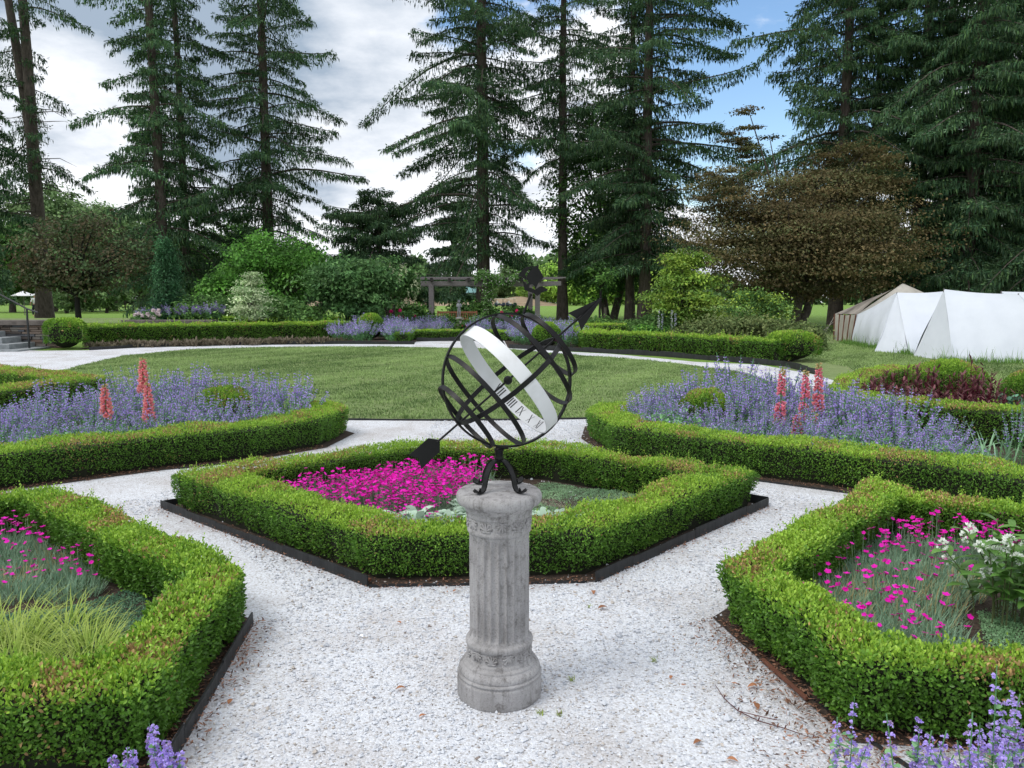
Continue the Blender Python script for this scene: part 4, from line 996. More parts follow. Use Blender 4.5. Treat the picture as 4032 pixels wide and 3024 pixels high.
# ================================================================== small things on the gravel
def dry_leaf(px, py, L, label, col=(.2, .09, .045)):
    x, y = U2(px, py); root = thing('fallen_leaf', label, 'fallen leaf', (x, y, 0), 'dry brown leaves on the gravel'); g = Geo(); a = rng.uniform(0, 6.28)
    blades(g, np.array([[x, y, .008]]), a, .35, -.5, L, L * .5, np.array(col) * rng.uniform(.7, 1.3), 5, [.15, .8, 1, .8, .5, .05], cup=.5); g.build('blade', MT['leaf'], root)
for px, py, L, lb in [(2335, 2333, .05, 'reddish curled leaf on gravel by the right front of the central hedge'), (2355, 2402, .055, 'tan dry leaf on gravel right of the pedestal shaft'), (1650, 2830, .03, 'small dark curled leaf on gravel left of the pedestal base'), (2985, 2708, .05, 'ochre dry leaf on gravel beside the lower right hedge'),
                      (2985, 2800, .045, 'orange-brown leaf near the twig at lower right'), (2862, 2996, .04, 'yellowish leaf at the bottom edge of the gravel'), (1785, 2335, .03, 'brown leaf close to the left of the pedestal shaft'), (2760, 2925, .04, 'long buff leaf fragment at the lower middle right'), (1580, 2460, .03, 'small brown leaf scrap on gravel left of the pedestal'),
                      (900, 2780, .04, 'brown leaf on gravel beside the lower left edging'), (1560, 2720, .04, 'thin dry leaf lying on gravel at the bottom left of the pedestal'), (2245, 1752, .05, 'dark leaf on the gravel behind the central hedge'), (2640, 2680, .03, 'olive leaf scrap on the gravel at right'), (2600, 1990, .06, 'brown leaf lying on the thyme of the central bed')]:
    dry_leaf(px, py, L, lb)
g = Geo(); pts = [np.append(U2(*p), .012) for p in [(2815, 2706), (2850, 2760), (2905, 2810), (2985, 2850), (3090, 2880), (3200, 2920)]]; tube(g, pts, [.0012, .0018, .002, .002, .0018, .001], 6, (.07, .03, .028))
tube(g, [pts[2], np.append(U2(3000, 2842), .02), np.append(U2(3060, 2850), .015)], .0016, 5, (.1, .04, .035))
for p in pts[1:]: tube(g, [p, p + [.006, .004, .012]], .0025, 5, (.07, .03, .03))
tag(g.build('fallen_twig', MT['leaf']), 'long reddish fallen twig on gravel beside the lower right hedge', 'twig')
for k, (px, py, sz) in enumerate([(2575, 2605, .035), (2250, 2680, .03), (2130, 2810, .03), (2205, 2815, .025), (2320, 2390, .025)]):
    x, y = U2(px, py); root = thing('gravel_weed', ['tiny green weed in gravel halfway to the right hedge', 'tiny yellowish weed in gravel right of the pedestal base', 'small weed tuft by the right foot of the pedestal', 'small weed beside another at the pedestal foot', 'faint green weed in gravel right of the shaft'][k], 'weed', (x, y, 0), 'tiny weeds in the gravel'); g = Geo(); n = 16
    blades(g, np.array([x, y, 0]) + np.concatenate([rng.normal(0, .007, (n, 2)), np.zeros((n, 1))], 1), rng.uniform(0, 6.28, n), rng.uniform(.3, 1.3, n), .2, sz * rng.uniform(.5, 1, n), .004, np.array((.16, .2, .05)) * rng.uniform(.7, 1.3, (n, 1)), 2); g.build('blades', MT['grass'], root)
# mulch chips and litter at the hedge feet
g = Geo(); n = 9000
def along(P, w): # random points beside a polyline
    P = np.asarray(P); L = np.linalg.norm(np.diff(P, axis=0), axis=1); m = len(L); k = rng.choice(m, n // 6, p=L / L.sum()); t = rng.uniform(0, 1, n // 6)[:, None]
    d = nrm(P[k + 1] - P[k]); return P[k] * (1 - t) + P[k + 1] * t + np.stack([-d[:, 1], d[:, 0]], 1) * (rng.normal(0, w, n // 6))[:, None]
q = np.concatenate([along([E1[5], E1[0], E1[1], E1[2]], .05), along([E3[1], E3[2], (3, 2.4)], .09), along([E2[1], E2[0], (-2, 2.3)], .06), along(E4[:5], .07), along(E5[1:], .07), along([(1.1, 3.6), (1.3, 2.5), (1.1, 2.2)], .16)])
m = len(q); P = np.concatenate([q, rng.uniform(.01, .02, (m, 1))], 1); dd = nrm(np.stack([rng.normal(0, 1, m), rng.normal(0, 1, m), rng.normal(0, .25, m)], 1))
leaves(g, P, dd, nrm(rng.normal(0, .4, (m, 3)) + [0, 0, 1]), rng.uniform(.01, .032, m), rng.uniform(.004, .01, m), np.array((.11, .06, .04)) * rng.uniform(.3, 2.2, (m, 1)), .2)
tag(g.build('mulch_litter', MT['leaf']), 'dark mulch chips and dry scraps along the hedge feet', 'litter', kind='stuff')

# ================================================================== TREES
NG = [np.array(c) for c in ((.018, .042, .022), (.03, .066, .03), (.048, .088, .034), (.045, .075, .042))]
def ptrunk(root, pts, rad, ns=12, name='trunk', mat='bark'):
    g = Geo(); tube(g, pts, rad, ns); return g.build(name, MT[mat], root, True)

def spruce(label, px, Y, H, zb, R, nb, dens=15, azf=None, lean=0., tr=.36, group='tall dark spruces behind the garden', tint=1., twin=None, sp=1., nosub=None, zmin=None, extra=()):
    H = H * 1.3 if H > 15 else H
    x, y, z = XY(px, Y); B = np.array([x, y, z]); root = thing('spruce_tree', label, 'spruce tree', B, group)
    zt = np.linspace(0, H, 16); wob = np.cumsum(rng.normal(0, .05, 16)) * .5
    pts = np.stack([x + lean * zt + wob, y + 0 * zt, z + zt], 1); pts[0, 2] -= .3
    rad = tr * (1 - zt / H) ** .8 + .03; rad[0] *= 1.35
    ptrunk(root, pts, rad, 14)
    if twin:
        t2 = np.stack([x + lean * zt + wob * .5 + np.where(zt > twin[0], (zt - twin[0]) * twin[1], 0), y + .2 + 0 * zt, z + zt], 1); k = zt > twin[0] - 2
        ptrunk(root, t2[k], rad[k] * .9, 12)
    nb = int(nb * 1.75); R = R * 1.14
    az = np.arange(nb) * 2.39996 + rng.normal(0, .5, nb); u = (np.arange(nb) + rng.uniform(0, 1, nb)) / nb
    zz = zb + (H - zb) * u ** 1.05; t = (zz - zb) / (H - zb)
    prof = np.minimum(1, .72 + 2.2 * t) * (1 - t) ** (.42 + .25 * rng.uniform())
    Lb = R * prof * rng.uniform(.38, 1.2, nb) * (1 + .22 * np.sin(az * 2 + rng.uniform(0, 6) + zz * .9))
    if azf is not None: Lb = Lb * azf(az)
    Lb = np.maximum(Lb, .25)
    if extra:
        ex = np.array(extra, float); zz = np.concatenate([zz, ex[:, 0]]); az = np.concatenate([az, ex[:, 1]]); Lb = np.concatenate([Lb, ex[:, 2]]); t = np.clip((zz - zb) / (H - zb), 0, 1); nb = len(zz)
    d = np.stack([np.cos(az), np.sin(az), 0 * az], 1); s = np.stack([-np.sin(az), np.cos(az), 0 * az], 1)
    rise = (.10 + .28 * t) + rng.normal(0, .13, nb); droop = .56 - .22 * t + rng.normal(0, .13, nb)
    bx = x + lean * zz
    def main(i, q):
        r = Lb[i] * q
        return np.stack([bx[i], np.full(len(i), y), z + zz[i]], 1) + d[i] * (r * (1 - .06 * q))[:, None] + np.array([0, 0, 1.]) * (Lb[i] * (rise[i] * q - droop[i] * q * q + .16 * q ** 4))[:, None]
    g = Geo(); i = np.arange(nb); K = 7
    for k in range(K):
        p0, p1 = main(i, np.full(nb, k / K)), main(i, np.full(nb, (k + 1) / K)); r0 = (.012 + .010 * Lb) * (1 - .8 * k / K); r1 = (.012 + .010 * Lb) * (1 - .8 * (k + 1) / K)
        up = np.array([0, 0, 1.]); V = np.stack([p0 + s * r0[:, None], p0 + up * r0[:, None], p0 - s * r0[:, None], p0 - up * r0[:, None], p1 + s * r1[:, None], p1 + up * r1[:, None], p1 - s * r1[:, None], p1 - up * r1[:, None]], 1).reshape(-1, 3)
        b = i[:, None] * 8; g.add(V, np.concatenate([b + [j, (j + 1) % 4, 4 + (j + 1) % 4, 4 + j] for j in range(4)]))
    g.build('branches', MT['bark'], root)
    cnt = np.maximum(8, (Lb ** 1.3 * dens * 5.0 * np.where(zz > 23, .3, 1)).astype(int)); i = np.repeat(i, cnt); m = len(i)
    q = .04 + .96 * rng.uniform(0, 1, m) ** .82
    lmax = np.minimum(.34 * Lb[i], 1.5) * np.clip(1.15 - q * .85, .1, 1) + .1
    l = rng.uniform(-1, 1, m) * lmax; sg = np.sign(l); l = np.abs(l)
    P = main(i, q) + (s[i] * sg[:, None] * .85 + d[i] * .5) * l[:, None]; P[:, 2] -= .28 * l + .1 * l * l
    lat = nrm(s[i] * sg[:, None] * .8 + d[i] * .6 + [0, 0, -.15])
    br = rng.normal(1, .16, nb)[i] * rng.uniform(.65, 1.4, m)
    kk = rng.integers(0, 4, m); c = np.array(NG)[kk] * br[:, None] * tint
    g = Geo()
    hang = rng.uniform(0, 1, m) < .68
    hl = (rng.uniform(.13, .46, m) * (1.1 - .5 * t[i])) * sp
    P2 = P + rng.normal(0, .05, (m, 3))
    k = hang; dd = nrm(np.stack([rng.normal(0, .16, m), rng.normal(0, .16, m), -np.ones(m)], 1) + lat * .18)
    leaves(g, P2[k], dd[k], nrm(rng.normal(0, 1, (m, 3)))[k], hl[k], (.04 + .045 * rng.uniform(0, 1, m))[k] * sp, c[k] * .92, .3)
    k = ~hang; dd = nrm(lat + rng.normal(0, .3, (m, 3)))
    leaves(g, P2[k], dd[k], nrm(rng.normal(0, .35, (m, 3)) + [0, 0, 1])[k], (rng.uniform(.12, .3, m) * sp)[k], (.07 + .06 * rng.uniform(0, 1, m))[k] * sp, c[k] * 1.2, -.15)
    g.build('crown', MT['needle'], root)
    if nosub:          # bare dead snags on the lower trunk
        g = Geo()
        for q in range(nosub):
            zq = rng.uniform(zb * .45 + 2, zb + 6); a = rng.uniform(0, 6.28); L = rng.uniform(.8, 2.6); p = np.array([x + lean * zq, y, z + zq]); dv = np.array([math.cos(a), math.sin(a), rng.uniform(-.25, .2)])
            tube(g, [p, p + dv * L * .6, p + dv * L + [0, 0, -.25 * L * rng.uniform(0, 1)]], [.04, .022, .006], 4)
        g.build('dead_branches', MT['bark'], root)
    return root

def toward(a0, big, small):   # longer boughs on one side
    return lambda az: small + (big - small) * (.5 + .5 * np.cos(az - a0)) ** .8

spruce('tall spruce at the left edge with bare twin trunks and dead side branches', 178, 50, 27, 8.5, 4.4, 46, 13, toward(PI, 1.0, .07), tr=.43, twin=(9.5, -.1), nosub=46, extra=[(9.6, .1, 3.4), (9.9, -.25, 2.6), (19.3, .1, 4.0), (19.8, .3, 3)])
spruce('dark spruce mostly cut off by the left edge, beside the twin trunks', -45, 47, 25, 2.2, 2.9, 110, 17, tr=.3)
spruce('spruce left of the grey cloud, its trunk bare in the middle', 650, 45, 27, 1.4, 3.5, 115, 16, tr=.3, tint=1.15)
spruce('slim spruce close behind the left-hand spruce with the bare trunk', 745, 49, 26, 2.0, 3.4, 115, 14, tr=.24, tint=.9)
spruce('open-branched spruce left of centre with a long straight grey trunk', 1068, 51, 28, 4.0, 5.2, 112, 14, tr=.36)
spruce('short weeping dark spruce between the left spruces and the great central one', 1490, 49, 8.2, 2.2, 5.0, 60, 19, toward(PI, 1.1, .8), tr=.28, tint=.85)
spruce('great central spruce with wide drooping boughs, tallest above the pergola', 1905, 51, 30, 4.4, 8.2, 130, 14, toward(PI * .97, 1.1, .5), tr=.44)
spruce('straight-trunked spruce just right of the central spruce, above the ship finial', 2213, 53, 28, 10.0, 5.0, 84, 14, toward(.3, 1., .8), tr=.31)
spruce('broad spruce with long level boughs reaching toward the blue sky', 2535, 48, 27, 3.4, 6.3, 112, 15, toward(.15, 1.05, .8), tr=.36)
spruce('thin dark spruce trunk tight against the broad right-of-centre spruce', 2478, 50, 22, 2.8, 3.6, 70, 14, tr=.27, tint=.8)
spruce('spruce at the left end of the right-hand spruce wall, boughs over blue sky', 3290, 43, 27, 3.5, 5.4, 125, 15, toward(PI, 1.15, .75), tr=.32)
spruce('pale thin-trunked spruce second from the left in the right-hand wall', 3412, 46, 27, 7.5, 3.8, 80, 13, tr=.21)
spruce('thick dark spruce behind the copper beech, third in the right-hand wall', 3590, 42, 27, 2.0, 4.6, 135, 16, tr=.3, tint=1.05)
spruce('spruce above the white tent ridges with a visible split trunk', 3790, 39, 26, 2.2, 4.4, 140, 16, tr=.35, tint=1.1)
spruce('dense spruce beside the right edge behind the tents', 3985, 41, 26, 1.5, 4.8, 140, 16, tr=.33, tint=1.1)
spruce('spruce cut by the right edge of the photo', 4210, 37, 25, 1.2, 4.6, 130, 16, tr=.33, tint=1.1)
spruce('second-row spruce filling the right-hand wall behind the split trunk', 3890, 52, 27, 1.5, 5, 110, 13, tr=.3, tint=.8)
spruce('second-row spruce behind the tent ridges, between thicker spruces', 3680, 50, 26, 1.5, 4.6, 100, 13, tr=.3, tint=.8)

def broadleaf(name, label, cat, px, Y, lobes, leaf, per, cols, base_z=None, trunk=.15, fork=1.5, stems=1, flat=.55, cl=.35, group=None, bark='bark2', mat='leaf', limbs=26, updir=.6, tmat=None, var=.22, droop=0., dx=0., wpw=.45):
    x, y, z = XY(px, Y); x += dx
    if base_z is not None: z = base_z
    B = np.array([x, y, z]); root = thing(name, label, cat, B, group)
    cen, rad = [], []
    for (ox, oy, oz, rx, ry, rz, k) in lobes:
        v = nrm(rng.normal(0, 1, (k, 3))) * (rng.uniform(0, 1, (k, 1)) ** (1 / 3.2))
        cen.append(B + np.array([ox, oy, oz]) + v * [rx, ry, rz]); rad.append(np.full(k, cl * (rx * ry) ** .5 * .5 + cl * .2))
    cen = np.concatenate(cen); rad = np.concatenate(rad) * rng.uniform(.6, 1.35, len(cen)); nc = len(cen)
    g = Geo(); top = B + [0, 0, fork]
    for s in range(stems):
        a = s * 2.4; off = np.array([math.cos(a), math.sin(a), 0]) * trunk * (1.6 if stems > 1 else 0)
        tp = top + off * (3 if stems > 1 else 1)
        tube(g, [B + off * .6 - [0, 0, .15], B + off + (tp - B - off) * .5 + rng.normal(0, .04, 3), tp], [trunk * 1.25, trunk, trunk * .8], 10)
    tr = g.build('trunk', tmat or MT[bark], root, True)
    g = Geo()
    for k in rng.choice(nc, min(limbs, nc), replace=False):
        s = top + (cen[k] - top) * .02; mid = top * .55 + cen[k] * .45 + [0, 0, .12 * np.linalg.norm(cen[k] - top)]
        tube(g, [s, mid, cen[k]], [trunk * .55, trunk * .3, trunk * .08], 5)
    g.build('limbs', MT[bark], root, True)
    m = nc * per; i = np.repeat(np.arange(nc), per)
    off = rng.normal(0, 1, (m, 3)) * rad[i][:, None] * [1, 1, flat] * .62
    if droop: off[:, 2] -= droop * (off[:, 0] ** 2 + off[:, 1] ** 2) / rad[i]
    P = cen[i] + off
    outw = nrm(P - (B + [0, 0, max(l[2] for l in lobes) * .7]))
    nr = nrm(outw * .4 + np.array([0, 0, updir]) + rng.normal(0, .45, (m, 3))); d = nrm(np.cross(nr, rng.normal(0, 1, (m, 3))) + [0, 0, -.25])
    cols = np.array(cols); kk = (np.clip(rng.uniform(0, 1, nc) + .0, 0, .999) * len(cols)).astype(int)[i]; sw = rng.uniform(0, 1, m) < .3; kk = np.where(sw, rng.integers(0, len(cols), m), kk)
    c = cols[kk] * np.clip(rng.normal(1, var, nc)[i] + rng.normal(0, .15, m), .3, 2)[:, None]
    g = Geo(); L = leaf * rng.uniform(.65, 1.35, m); leaves(g, P, d, nr, L, L * wpw * rng.uniform(.85, 1.2, m) * 1.3, c, .12, False, -.1)
    g.build('crown', MT[mat], root)
    return root

# copper beech and small ornamentals
br = [(.074, .06, .028), (.07, .066, .029), (.088, .068, .032), (.058, .066, .028)]
broadleaf('copper_beech', 'wide brown-leaved copper beech with layered boughs, left of the white tents', 'tree', 3110, 36,
          [(.5, 0, 3.6, 5.2, 4.4, 2.2, 300), (.2, 0, 5.2, 4.6, 4, 1.9, 170), (2.6, .5, 6.9, 2.2, 2.0, 1.7, 80), (-2.4, 0, 6.2, 2.2, 2.0, 1.5, 44), (-2.1, .5, 8.9, 1.0, .9, 1.5, 14)], .125, 170, br, trunk=.2, fork=1.7, stems=3, flat=.11, cl=.55, limbs=90, updir=1.1, bark='bark2', var=.3)
lt = [(.13, .2, .03), (.17, .235, .04), (.09, .16, .03)]
broadleaf('dogwood_tree', 'light yellow-green dogwood in front of the right spruce trunks', 'tree', 2690, 27.5,
          [(0, 0, 2.9, .75, .7, .32, 22), (0, 0, 2.2, 1.15, 1.0, .3, 30), (-.1, 0, 1.5, 1.45, 1.1, .28, 34), (.1, 0, 1.0, 1.2, 1, .2, 18)], .11, 110, lt, trunk=.05, fork=1.0, flat=.25, cl=.55, limbs=40, droop=.2, updir=1.)
gr_ = [(.03, .075, .018), (.05, .105, .022), (.022, .055, .015), (.07, .13, .03)]
br_g = [(.05, .13, .022), (.075, .175, .03), (.035, .09, .018)]
broadleaf('broadleaf_tree', 'dark green broadleaf tree between the ship finial and broad spruce', 'tree', 2400, 54, [(0, 0, 8.5, 4.4, 3.8, 6.2, 210), (.2, 0, 3.6, 4.2, 3.5, 2.2, 90)], .26, 70, gr_, trunk=.24, fork=4, stems=2, cl=.42, limbs=60, group=None)
broadleaf('broadleaf_tree', 'bright green spreading tree behind the far left shrubs', 'tree', 1110, 36, [(0, 0, 3.0, 2.5, 2.0, 1.4, 110), (-.6, -.3, 1.6, 1.8, 1.5, .9, 50)], .17, 75, br_g, trunk=.12, fork=1.2, cl=.42)
broadleaf('broadleaf_tree', 'green leafy sapling at the left of the bright green spreading tree', 'tree', 880, 34, [(0, 0, 1.7, .9, .8, .9, 40)], .15, 70, br_g, trunk=.05, fork=.9, cl=.5)
lil = [(.05, .11, .035), (.075, .145, .05), (.035, .08, .028)]
broadleaf('lilac', 'many-stemmed lilac beside the far catmint, left of the pergola', 'shrub', 1380, 31, [(0, 0, 2.15, 1.75, 1.4, .95, 120), (.5, -.3, 1.3, 1.2, 1, .5, 34)], .16, 75, lil, trunk=.045, fork=1.1, stems=6, cl=.42, limbs=40)
lz = broadleaf('lilac', 'lilac with pale drooping flower panicles at the left end of the pergola', 'shrub', 1535, 33.5, [(0, 0, 2.3, 1.05, 1.1, .9, 80)], .16, 75, lil + [(.1, .19, .06)], trunk=.045, fork=1.2, stems=5, cl=.42)
g = Geo(); x, y, z = XY(1535, 33.5); n = 70
P = np.array([x + .3, y, 2.2]) + nrm(rng.normal(0, 1, (n, 3))) * [1.0, 1.1, .85]
for q in range(n):
    dd = rng.normal(0, .35, (14, 3)) + [0, 0, -1]; leaves(g, P[q] + np.array([0, 0, -.02]) * np.arange(14)[:, None], nrm(rng.normal(0, 1, (14, 3)) + [0, 0, -.6]), nrm(rng.normal(0, 1, (14, 3))), .09, .06, (.5, .55, .36))
g.build('flower_panicles', MT['petal'], lz)
va = [(.3, .37, .22), (.4, .45, .3), (.2, .29, .15)]
vd = broadleaf('variegated_dogwood', 'small cream and green tiered dogwood standing out against dark shrubs', 'tree', 994, 28.0, [(0, 0, 2.35, .2, .2, .1, 5), (.05, 0, 2.1, .34, .32, .08, 9), (-.05, 0, 1.8, .44, .4, .1, 14), (.05, 0, 1.5, .6, .5, .12, 18), (0, 0, 1.15, .64, .55, .14, 20), (0, 0, .9, .45, .4, .12, 10)], .085, 70, va, trunk=.035, fork=1.0, flat=.3, cl=.6, limbs=30, updir=1., mat='soft')
g = Geo(); x, y, z = XY(994, 28.0); box(g, (x + .13, y - .12, .62), (.13, .012, .12), .3); g.build('plant_tag', MT['tag'], vd)
pu = [(.045, .042, .024), (.055, .05, .028), (.035, .05, .024), (.06, .045, .026)]
broadleaf('purple_leaf_tree', 'small dark bronze-leaved tree on a black trunk at the left, behind the stone wall', 'tree', 312, 36, [(.3, 0, 3.6, 2.9, 2.3, 1.8, 100), (-1.2, 0, 2.7, 1.6, 1.4, .8, 26)], .16, 75, pu + [(.05, .085, .035), (.045, .06, .028)], trunk=.13, fork=1.6, cl=.42, bark='barkd', limbs=50)
g = Geo()
broadleaf('juniper_column', 'tall narrow blue-green column shrub behind the long left hedge', 'shrub', 664, 30, [(0, 0, .9, .5, .5, .9, 60), (.05, 0, 2.0, .42, .42, 1.0, 70), (.08, 0, 3.1, .26, .26, .8, 40)], .1, 130, [(.03, .085, .04), (.045, .115, .05), (.025, .06, .03)], trunk=.07, fork=.4, flat=1.2, cl=.5, wpw=.3)
vb = [(.055, .115, .03), (.085, .16, .045), (.035, .08, .022)]
shr = 'leafy shrubs massed behind the far left hedge'
for px, Y, w, h, lb in [(800, 30.5, 1.5, 1.55, 'big rounded shrub with pale leaf tips, left of the variegated tree'), (905, 31.5, 1.2, 1.5, 'rounded shrub directly behind the variegated tree, left half'), (1090, 30.5, 1.5, 1.5, 'broad dark shrub right of the variegated tree'), (1205, 30.2, .9, 1.05, 'lower shrub sloping down to the right of the broad dark one'), (590, 30.5, .55, 1.0, 'small shrub with pale flowers left of the narrow column shrub')]:
    broadleaf('leafy_shrub', lb, 'shrub', px, Y, [(0, 0, h * .5, w, w * .8, h * .52, 130)], .14, 60, vb, trunk=.04, fork=.3, cl=.42, group=shr, stems=3)
for px, Y, w, h, lb in [(1600, 36.5, 1.1, 1.2, 'low dark shrub behind far catmint at the left pergola post'), (1870, 38.5, 1.3, 1.25, 'low dark shrub behind the bench'), (1500, 37.5, 1.0, 1.1, 'low dark shrub behind the lilac with panicles'), (2030, 39.5, 1.2, 1.0, 'dark shrub between the great trunk and pergola right posts')]:
    broadleaf('dark_shrub', lb, 'shrub', px, Y, [(0, 0, h * .5, w, w * .8, h * .5, 90)], .16, 60, gr_[:3], trunk=.04, fork=.3, cl=.45, group='dark low shrubs around the pergola', stems=3)
for px, Y, w, h, cs, lb in [(1755, 32, .45, .85, gr_, 'small cone-shaped green shrub left of the statue plinth'), (1885, 33.2, .5, .8, vb, 'green leafy plant right of the statue plinth'), (1310, 30, .8, .75, br_g, 'low bright green plants left of the lilac stems')]:
    broadleaf('green_plant', lb, 'plant', px, Y, [(0, 0, h * .42, w, w * .8, h * .5, 60)], .11, 60, cs, trunk=.02, fork=.2, cl=.5)
ol = [(.085, .115, .04), (.06, .09, .03), (.11, .135, .05)]
for px, Y, w, h, cs, lb in [(2880, 24.5, 1.3, .95, ol, 'long olive-green twiggy shrub behind the far right hedge'), (3020, 24.0, .9, .85, ol, 'olive twiggy shrub at the right end behind the far right hedge'), (2745, 24.0, .7, .75, ol, 'small olive shrub near the white spires'), (2830, 29, 1.4, 1.15, vb, 'leafy green shrub mass below the dogwood'),
                             (2985, 30, 1.2, 1.9, lt + vb, 'bright-leaved tall shrub in front of the copper beech trunk'), (2620, 28, 1.1, 1.05, vb, 'green shrub under the left side of the dogwood'), (2480, 27.5, .8, .7, vb, 'low green shrub beneath the thin black-stemmed sapling'), (2560, 25.2, .6, .55, br_g, 'small bright mound plant behind the far right hedge'), (2350, 28.5, .9, .75, gr_, 'low dark ground shrub right of the far catmint'), (3130, 23.0, .9, .75, ol, 'low shrub right of the clipped round shrub')]:
    broadleaf('border_shrub', lb, 'shrub', px, Y, [(0, 0, h * .5, w, w * .75, h * .5, 120)], .1, 65, cs, trunk=.03, fork=.3, cl=.42, stems=3)
sp_ = broadleaf('young_sapling', 'thin black-stemmed sapling just right of the arrow head', 'tree', 2365, 33, [(0, 0, 2.5, .6, .6, .5, 18)], .13, 50, gr_[:3], trunk=.05, fork=1.9, cl=.5, bark='barkd')
# white delphinium spires
for k, px in enumerate([2592, 2605, 2643, 2657]):
    x, y = XY(px, 24.8)[:2]; root = thing('white_flower_spire', ['leftmost white flower spire behind the far right hedge', 'lavender-white spire second from left behind the far right hedge', 'white flower spire third from left, below the dogwood', 'rightmost pale spire behind the far right hedge'][k], 'flower', (x, y, 0), 'pale flower spires behind the far right hedge'); g = Geo(); n = 60; zz = rng.uniform(.55, 1.15 - .1 * (k % 2), n)
    leaves(g, np.stack([np.full(n, x), np.full(n, y), zz], 1), nrm(rng.normal(0, 1, (n, 3))), nrm(rng.normal(0, 1, (n, 3))), .045, .04, (.5, .52, .53) if k % 2 == 0 else (.45, .43, .6)); g.build('florets', MT['petal'], root)
    g = Geo(); tube(g, [(x, y, 0), (x, y, 1.1)], .012, 5, (.08, .15, .05)); g.build('stem', MT['soft'], root)
# roses and peonies
def bloom_bush(label, px, Y, z0, n, col, s=.11, w=.5):
    x, y, z = XY(px, Y); root = thing('flowering_bush', label, 'flowering bush', (x, y, 0)); g = Geo(); m = 900
    leaves(g, np.array([x, y, z0 * .6]) + nrm(rng.normal(0, 1, (m, 3))) * rng.uniform(.3, 1, (m, 1)) * [w, w * .6, z0 * .45], nrm(rng.normal(0, 1, (m, 3))), nrm(rng.normal(0, .6, (m, 3)) + [0, 0, 1]), .11, .07, np.array((.045, .1, .03)) * rng.uniform(.6, 1.5, (m, 1))); g.build('leaves', MT['leaf'], root)
    for k in range(n):
        g = Geo(); c = np.array([x + rng.uniform(-w, w), y - .2 * rng.uniform(), z0 * .75 + rng.uniform(0, .3) * z0]); q = 30; v = nrm(rng.normal(0, 1, (q, 3)))
        leaves(g, c + v * s * .35, nrm(np.cross(v, rng.normal(0, 1, (q, 3)))), v, s * .8, s * .8, np.array(col) * rng.uniform(.75, 1.2, (q, 1))); g.build('bloom', MT['petal'], root)
bloom_bush('pink-red roses blooming in far catmint left of the pergola post', 1600, 31.5, 1.0, 5, (.62, .04, .2), .1, .6)
bloom_bush('pink roses glimpsed through the top of the sphere rings', 1990, 33, .95, 5, (.62, .04, .18), .09, .6)
bloom_bush('white peonies on the terrace behind the far left hedge', 585, 28.3, 1.05, 14, (.66, .58, .6), .1, .5)
bloom_bush('orange lilies in front of the statue plinth', 1825, 32.4, .4, 4, (.6, .16, .09), .06, .2)

# ================================================================== far trees
far_g = [(.09, .145, .06), (.12, .18, .075), (.07, .115, .05)]
sun_g = [(.17, .28, .05), (.22, .33, .07), (.11, .19, .04)]  # brighter greens: sunlight on the far trees is put into the leaf colour
grp = 'trees beyond the golf fairway, left'
for px, Y, h, w, cs, lb in [(215, 92, 15, 5.2, far_g, 'far round-topped tree behind the twin trunks'), (330, 100, 14.0, 5.4, far_g, 'far pale tree left of the gap in the left trees'), (455, 98, 13, 6, far_g, 'far tree with a light leaning trunk across the left fairway'), (560, 88, 11, 4.6, far_g, 'far tree with bare lower trunk beside the left spruces'), (50, 84, 9, 4.6, gr_, 'far dark tree at the left edge behind the umbrella'), (920, 110, 12, 6, gr_, 'far tree seen low between the left spruces'), (640, 118, 11, 6, far_g, 'far tree behind the narrow column shrub')]:
    broadleaf('far_tree', lb, 'tree', px, Y, [(0, 0, h * .62, w, w * .8, h * .4, 170), (w * .3, 0, h * .4, w * .8, w * .7, h * .2, 40)], .45, 70, cs, trunk=.3, fork=h * .32, cl=.42, group=grp, limbs=24)
for px, Y, h, w, lb in [(262, 78, 4.4, 2.3, 'low round bush on the left fairway by the fence'), (420, 80, 4.6, 2.4, 'second low round bush on the left fairway right of the black trunk'), (365, 88, 4.0, 2.2, 'small round bush between two others on the left fairway')]:
    broadleaf('fairway_bush', lb, 'shrub', px, Y, [(0, 0, h * .55, w, w * .8, h * .45, 80)], .35, 50, far_g, trunk=.15, fork=1, cl=.42, group=None, limbs=10)
pn = [(.028, .055, .032), (.04, .07, .04), (.02, .042, .026)]
broadleaf('pine_tree', 'layered blue-green pine behind the pergola, left of the great trunk', 'tree', 1790, 78, [(0, 0, 1.6 + 1.5 * k, 3.3 - .28 * k, 3 - .25 * k, .28, 26) for k in range(7)], .42, 60, pn, trunk=.2, fork=6, flat=.3, cl=.42, limbs=40, updir=1, wpw=.35)
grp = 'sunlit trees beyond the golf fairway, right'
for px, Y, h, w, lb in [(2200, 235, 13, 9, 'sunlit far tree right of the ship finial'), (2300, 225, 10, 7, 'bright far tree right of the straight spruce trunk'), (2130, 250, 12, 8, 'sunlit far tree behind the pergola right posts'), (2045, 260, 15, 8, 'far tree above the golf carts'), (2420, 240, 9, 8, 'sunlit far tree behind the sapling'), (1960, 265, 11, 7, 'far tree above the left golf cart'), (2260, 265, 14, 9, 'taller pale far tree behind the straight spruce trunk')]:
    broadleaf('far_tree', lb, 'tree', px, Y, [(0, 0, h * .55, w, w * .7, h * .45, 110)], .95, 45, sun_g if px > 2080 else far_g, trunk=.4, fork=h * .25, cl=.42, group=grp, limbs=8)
g = Geo(); n = 60000; a = rng.uniform(-.95, .95, n); D_ = rng.uniform(300, 340, n); hgt = 15 + 4 * np.sin(a * 40) + 3 * np.sin(a * 97 + 1) + 3 * np.sin(a * 17)
P = np.stack([np.sin(a) * D_, np.cos(a) * D_, -1.9 + rng.uniform(0, 1, n) ** .8 * hgt], 1); c = np.array((.07, .12, .045)) * (.8 + .35 * np.sin(a * 31)[:, None]) * rng.uniform(.6, 1.4, (n, 1))
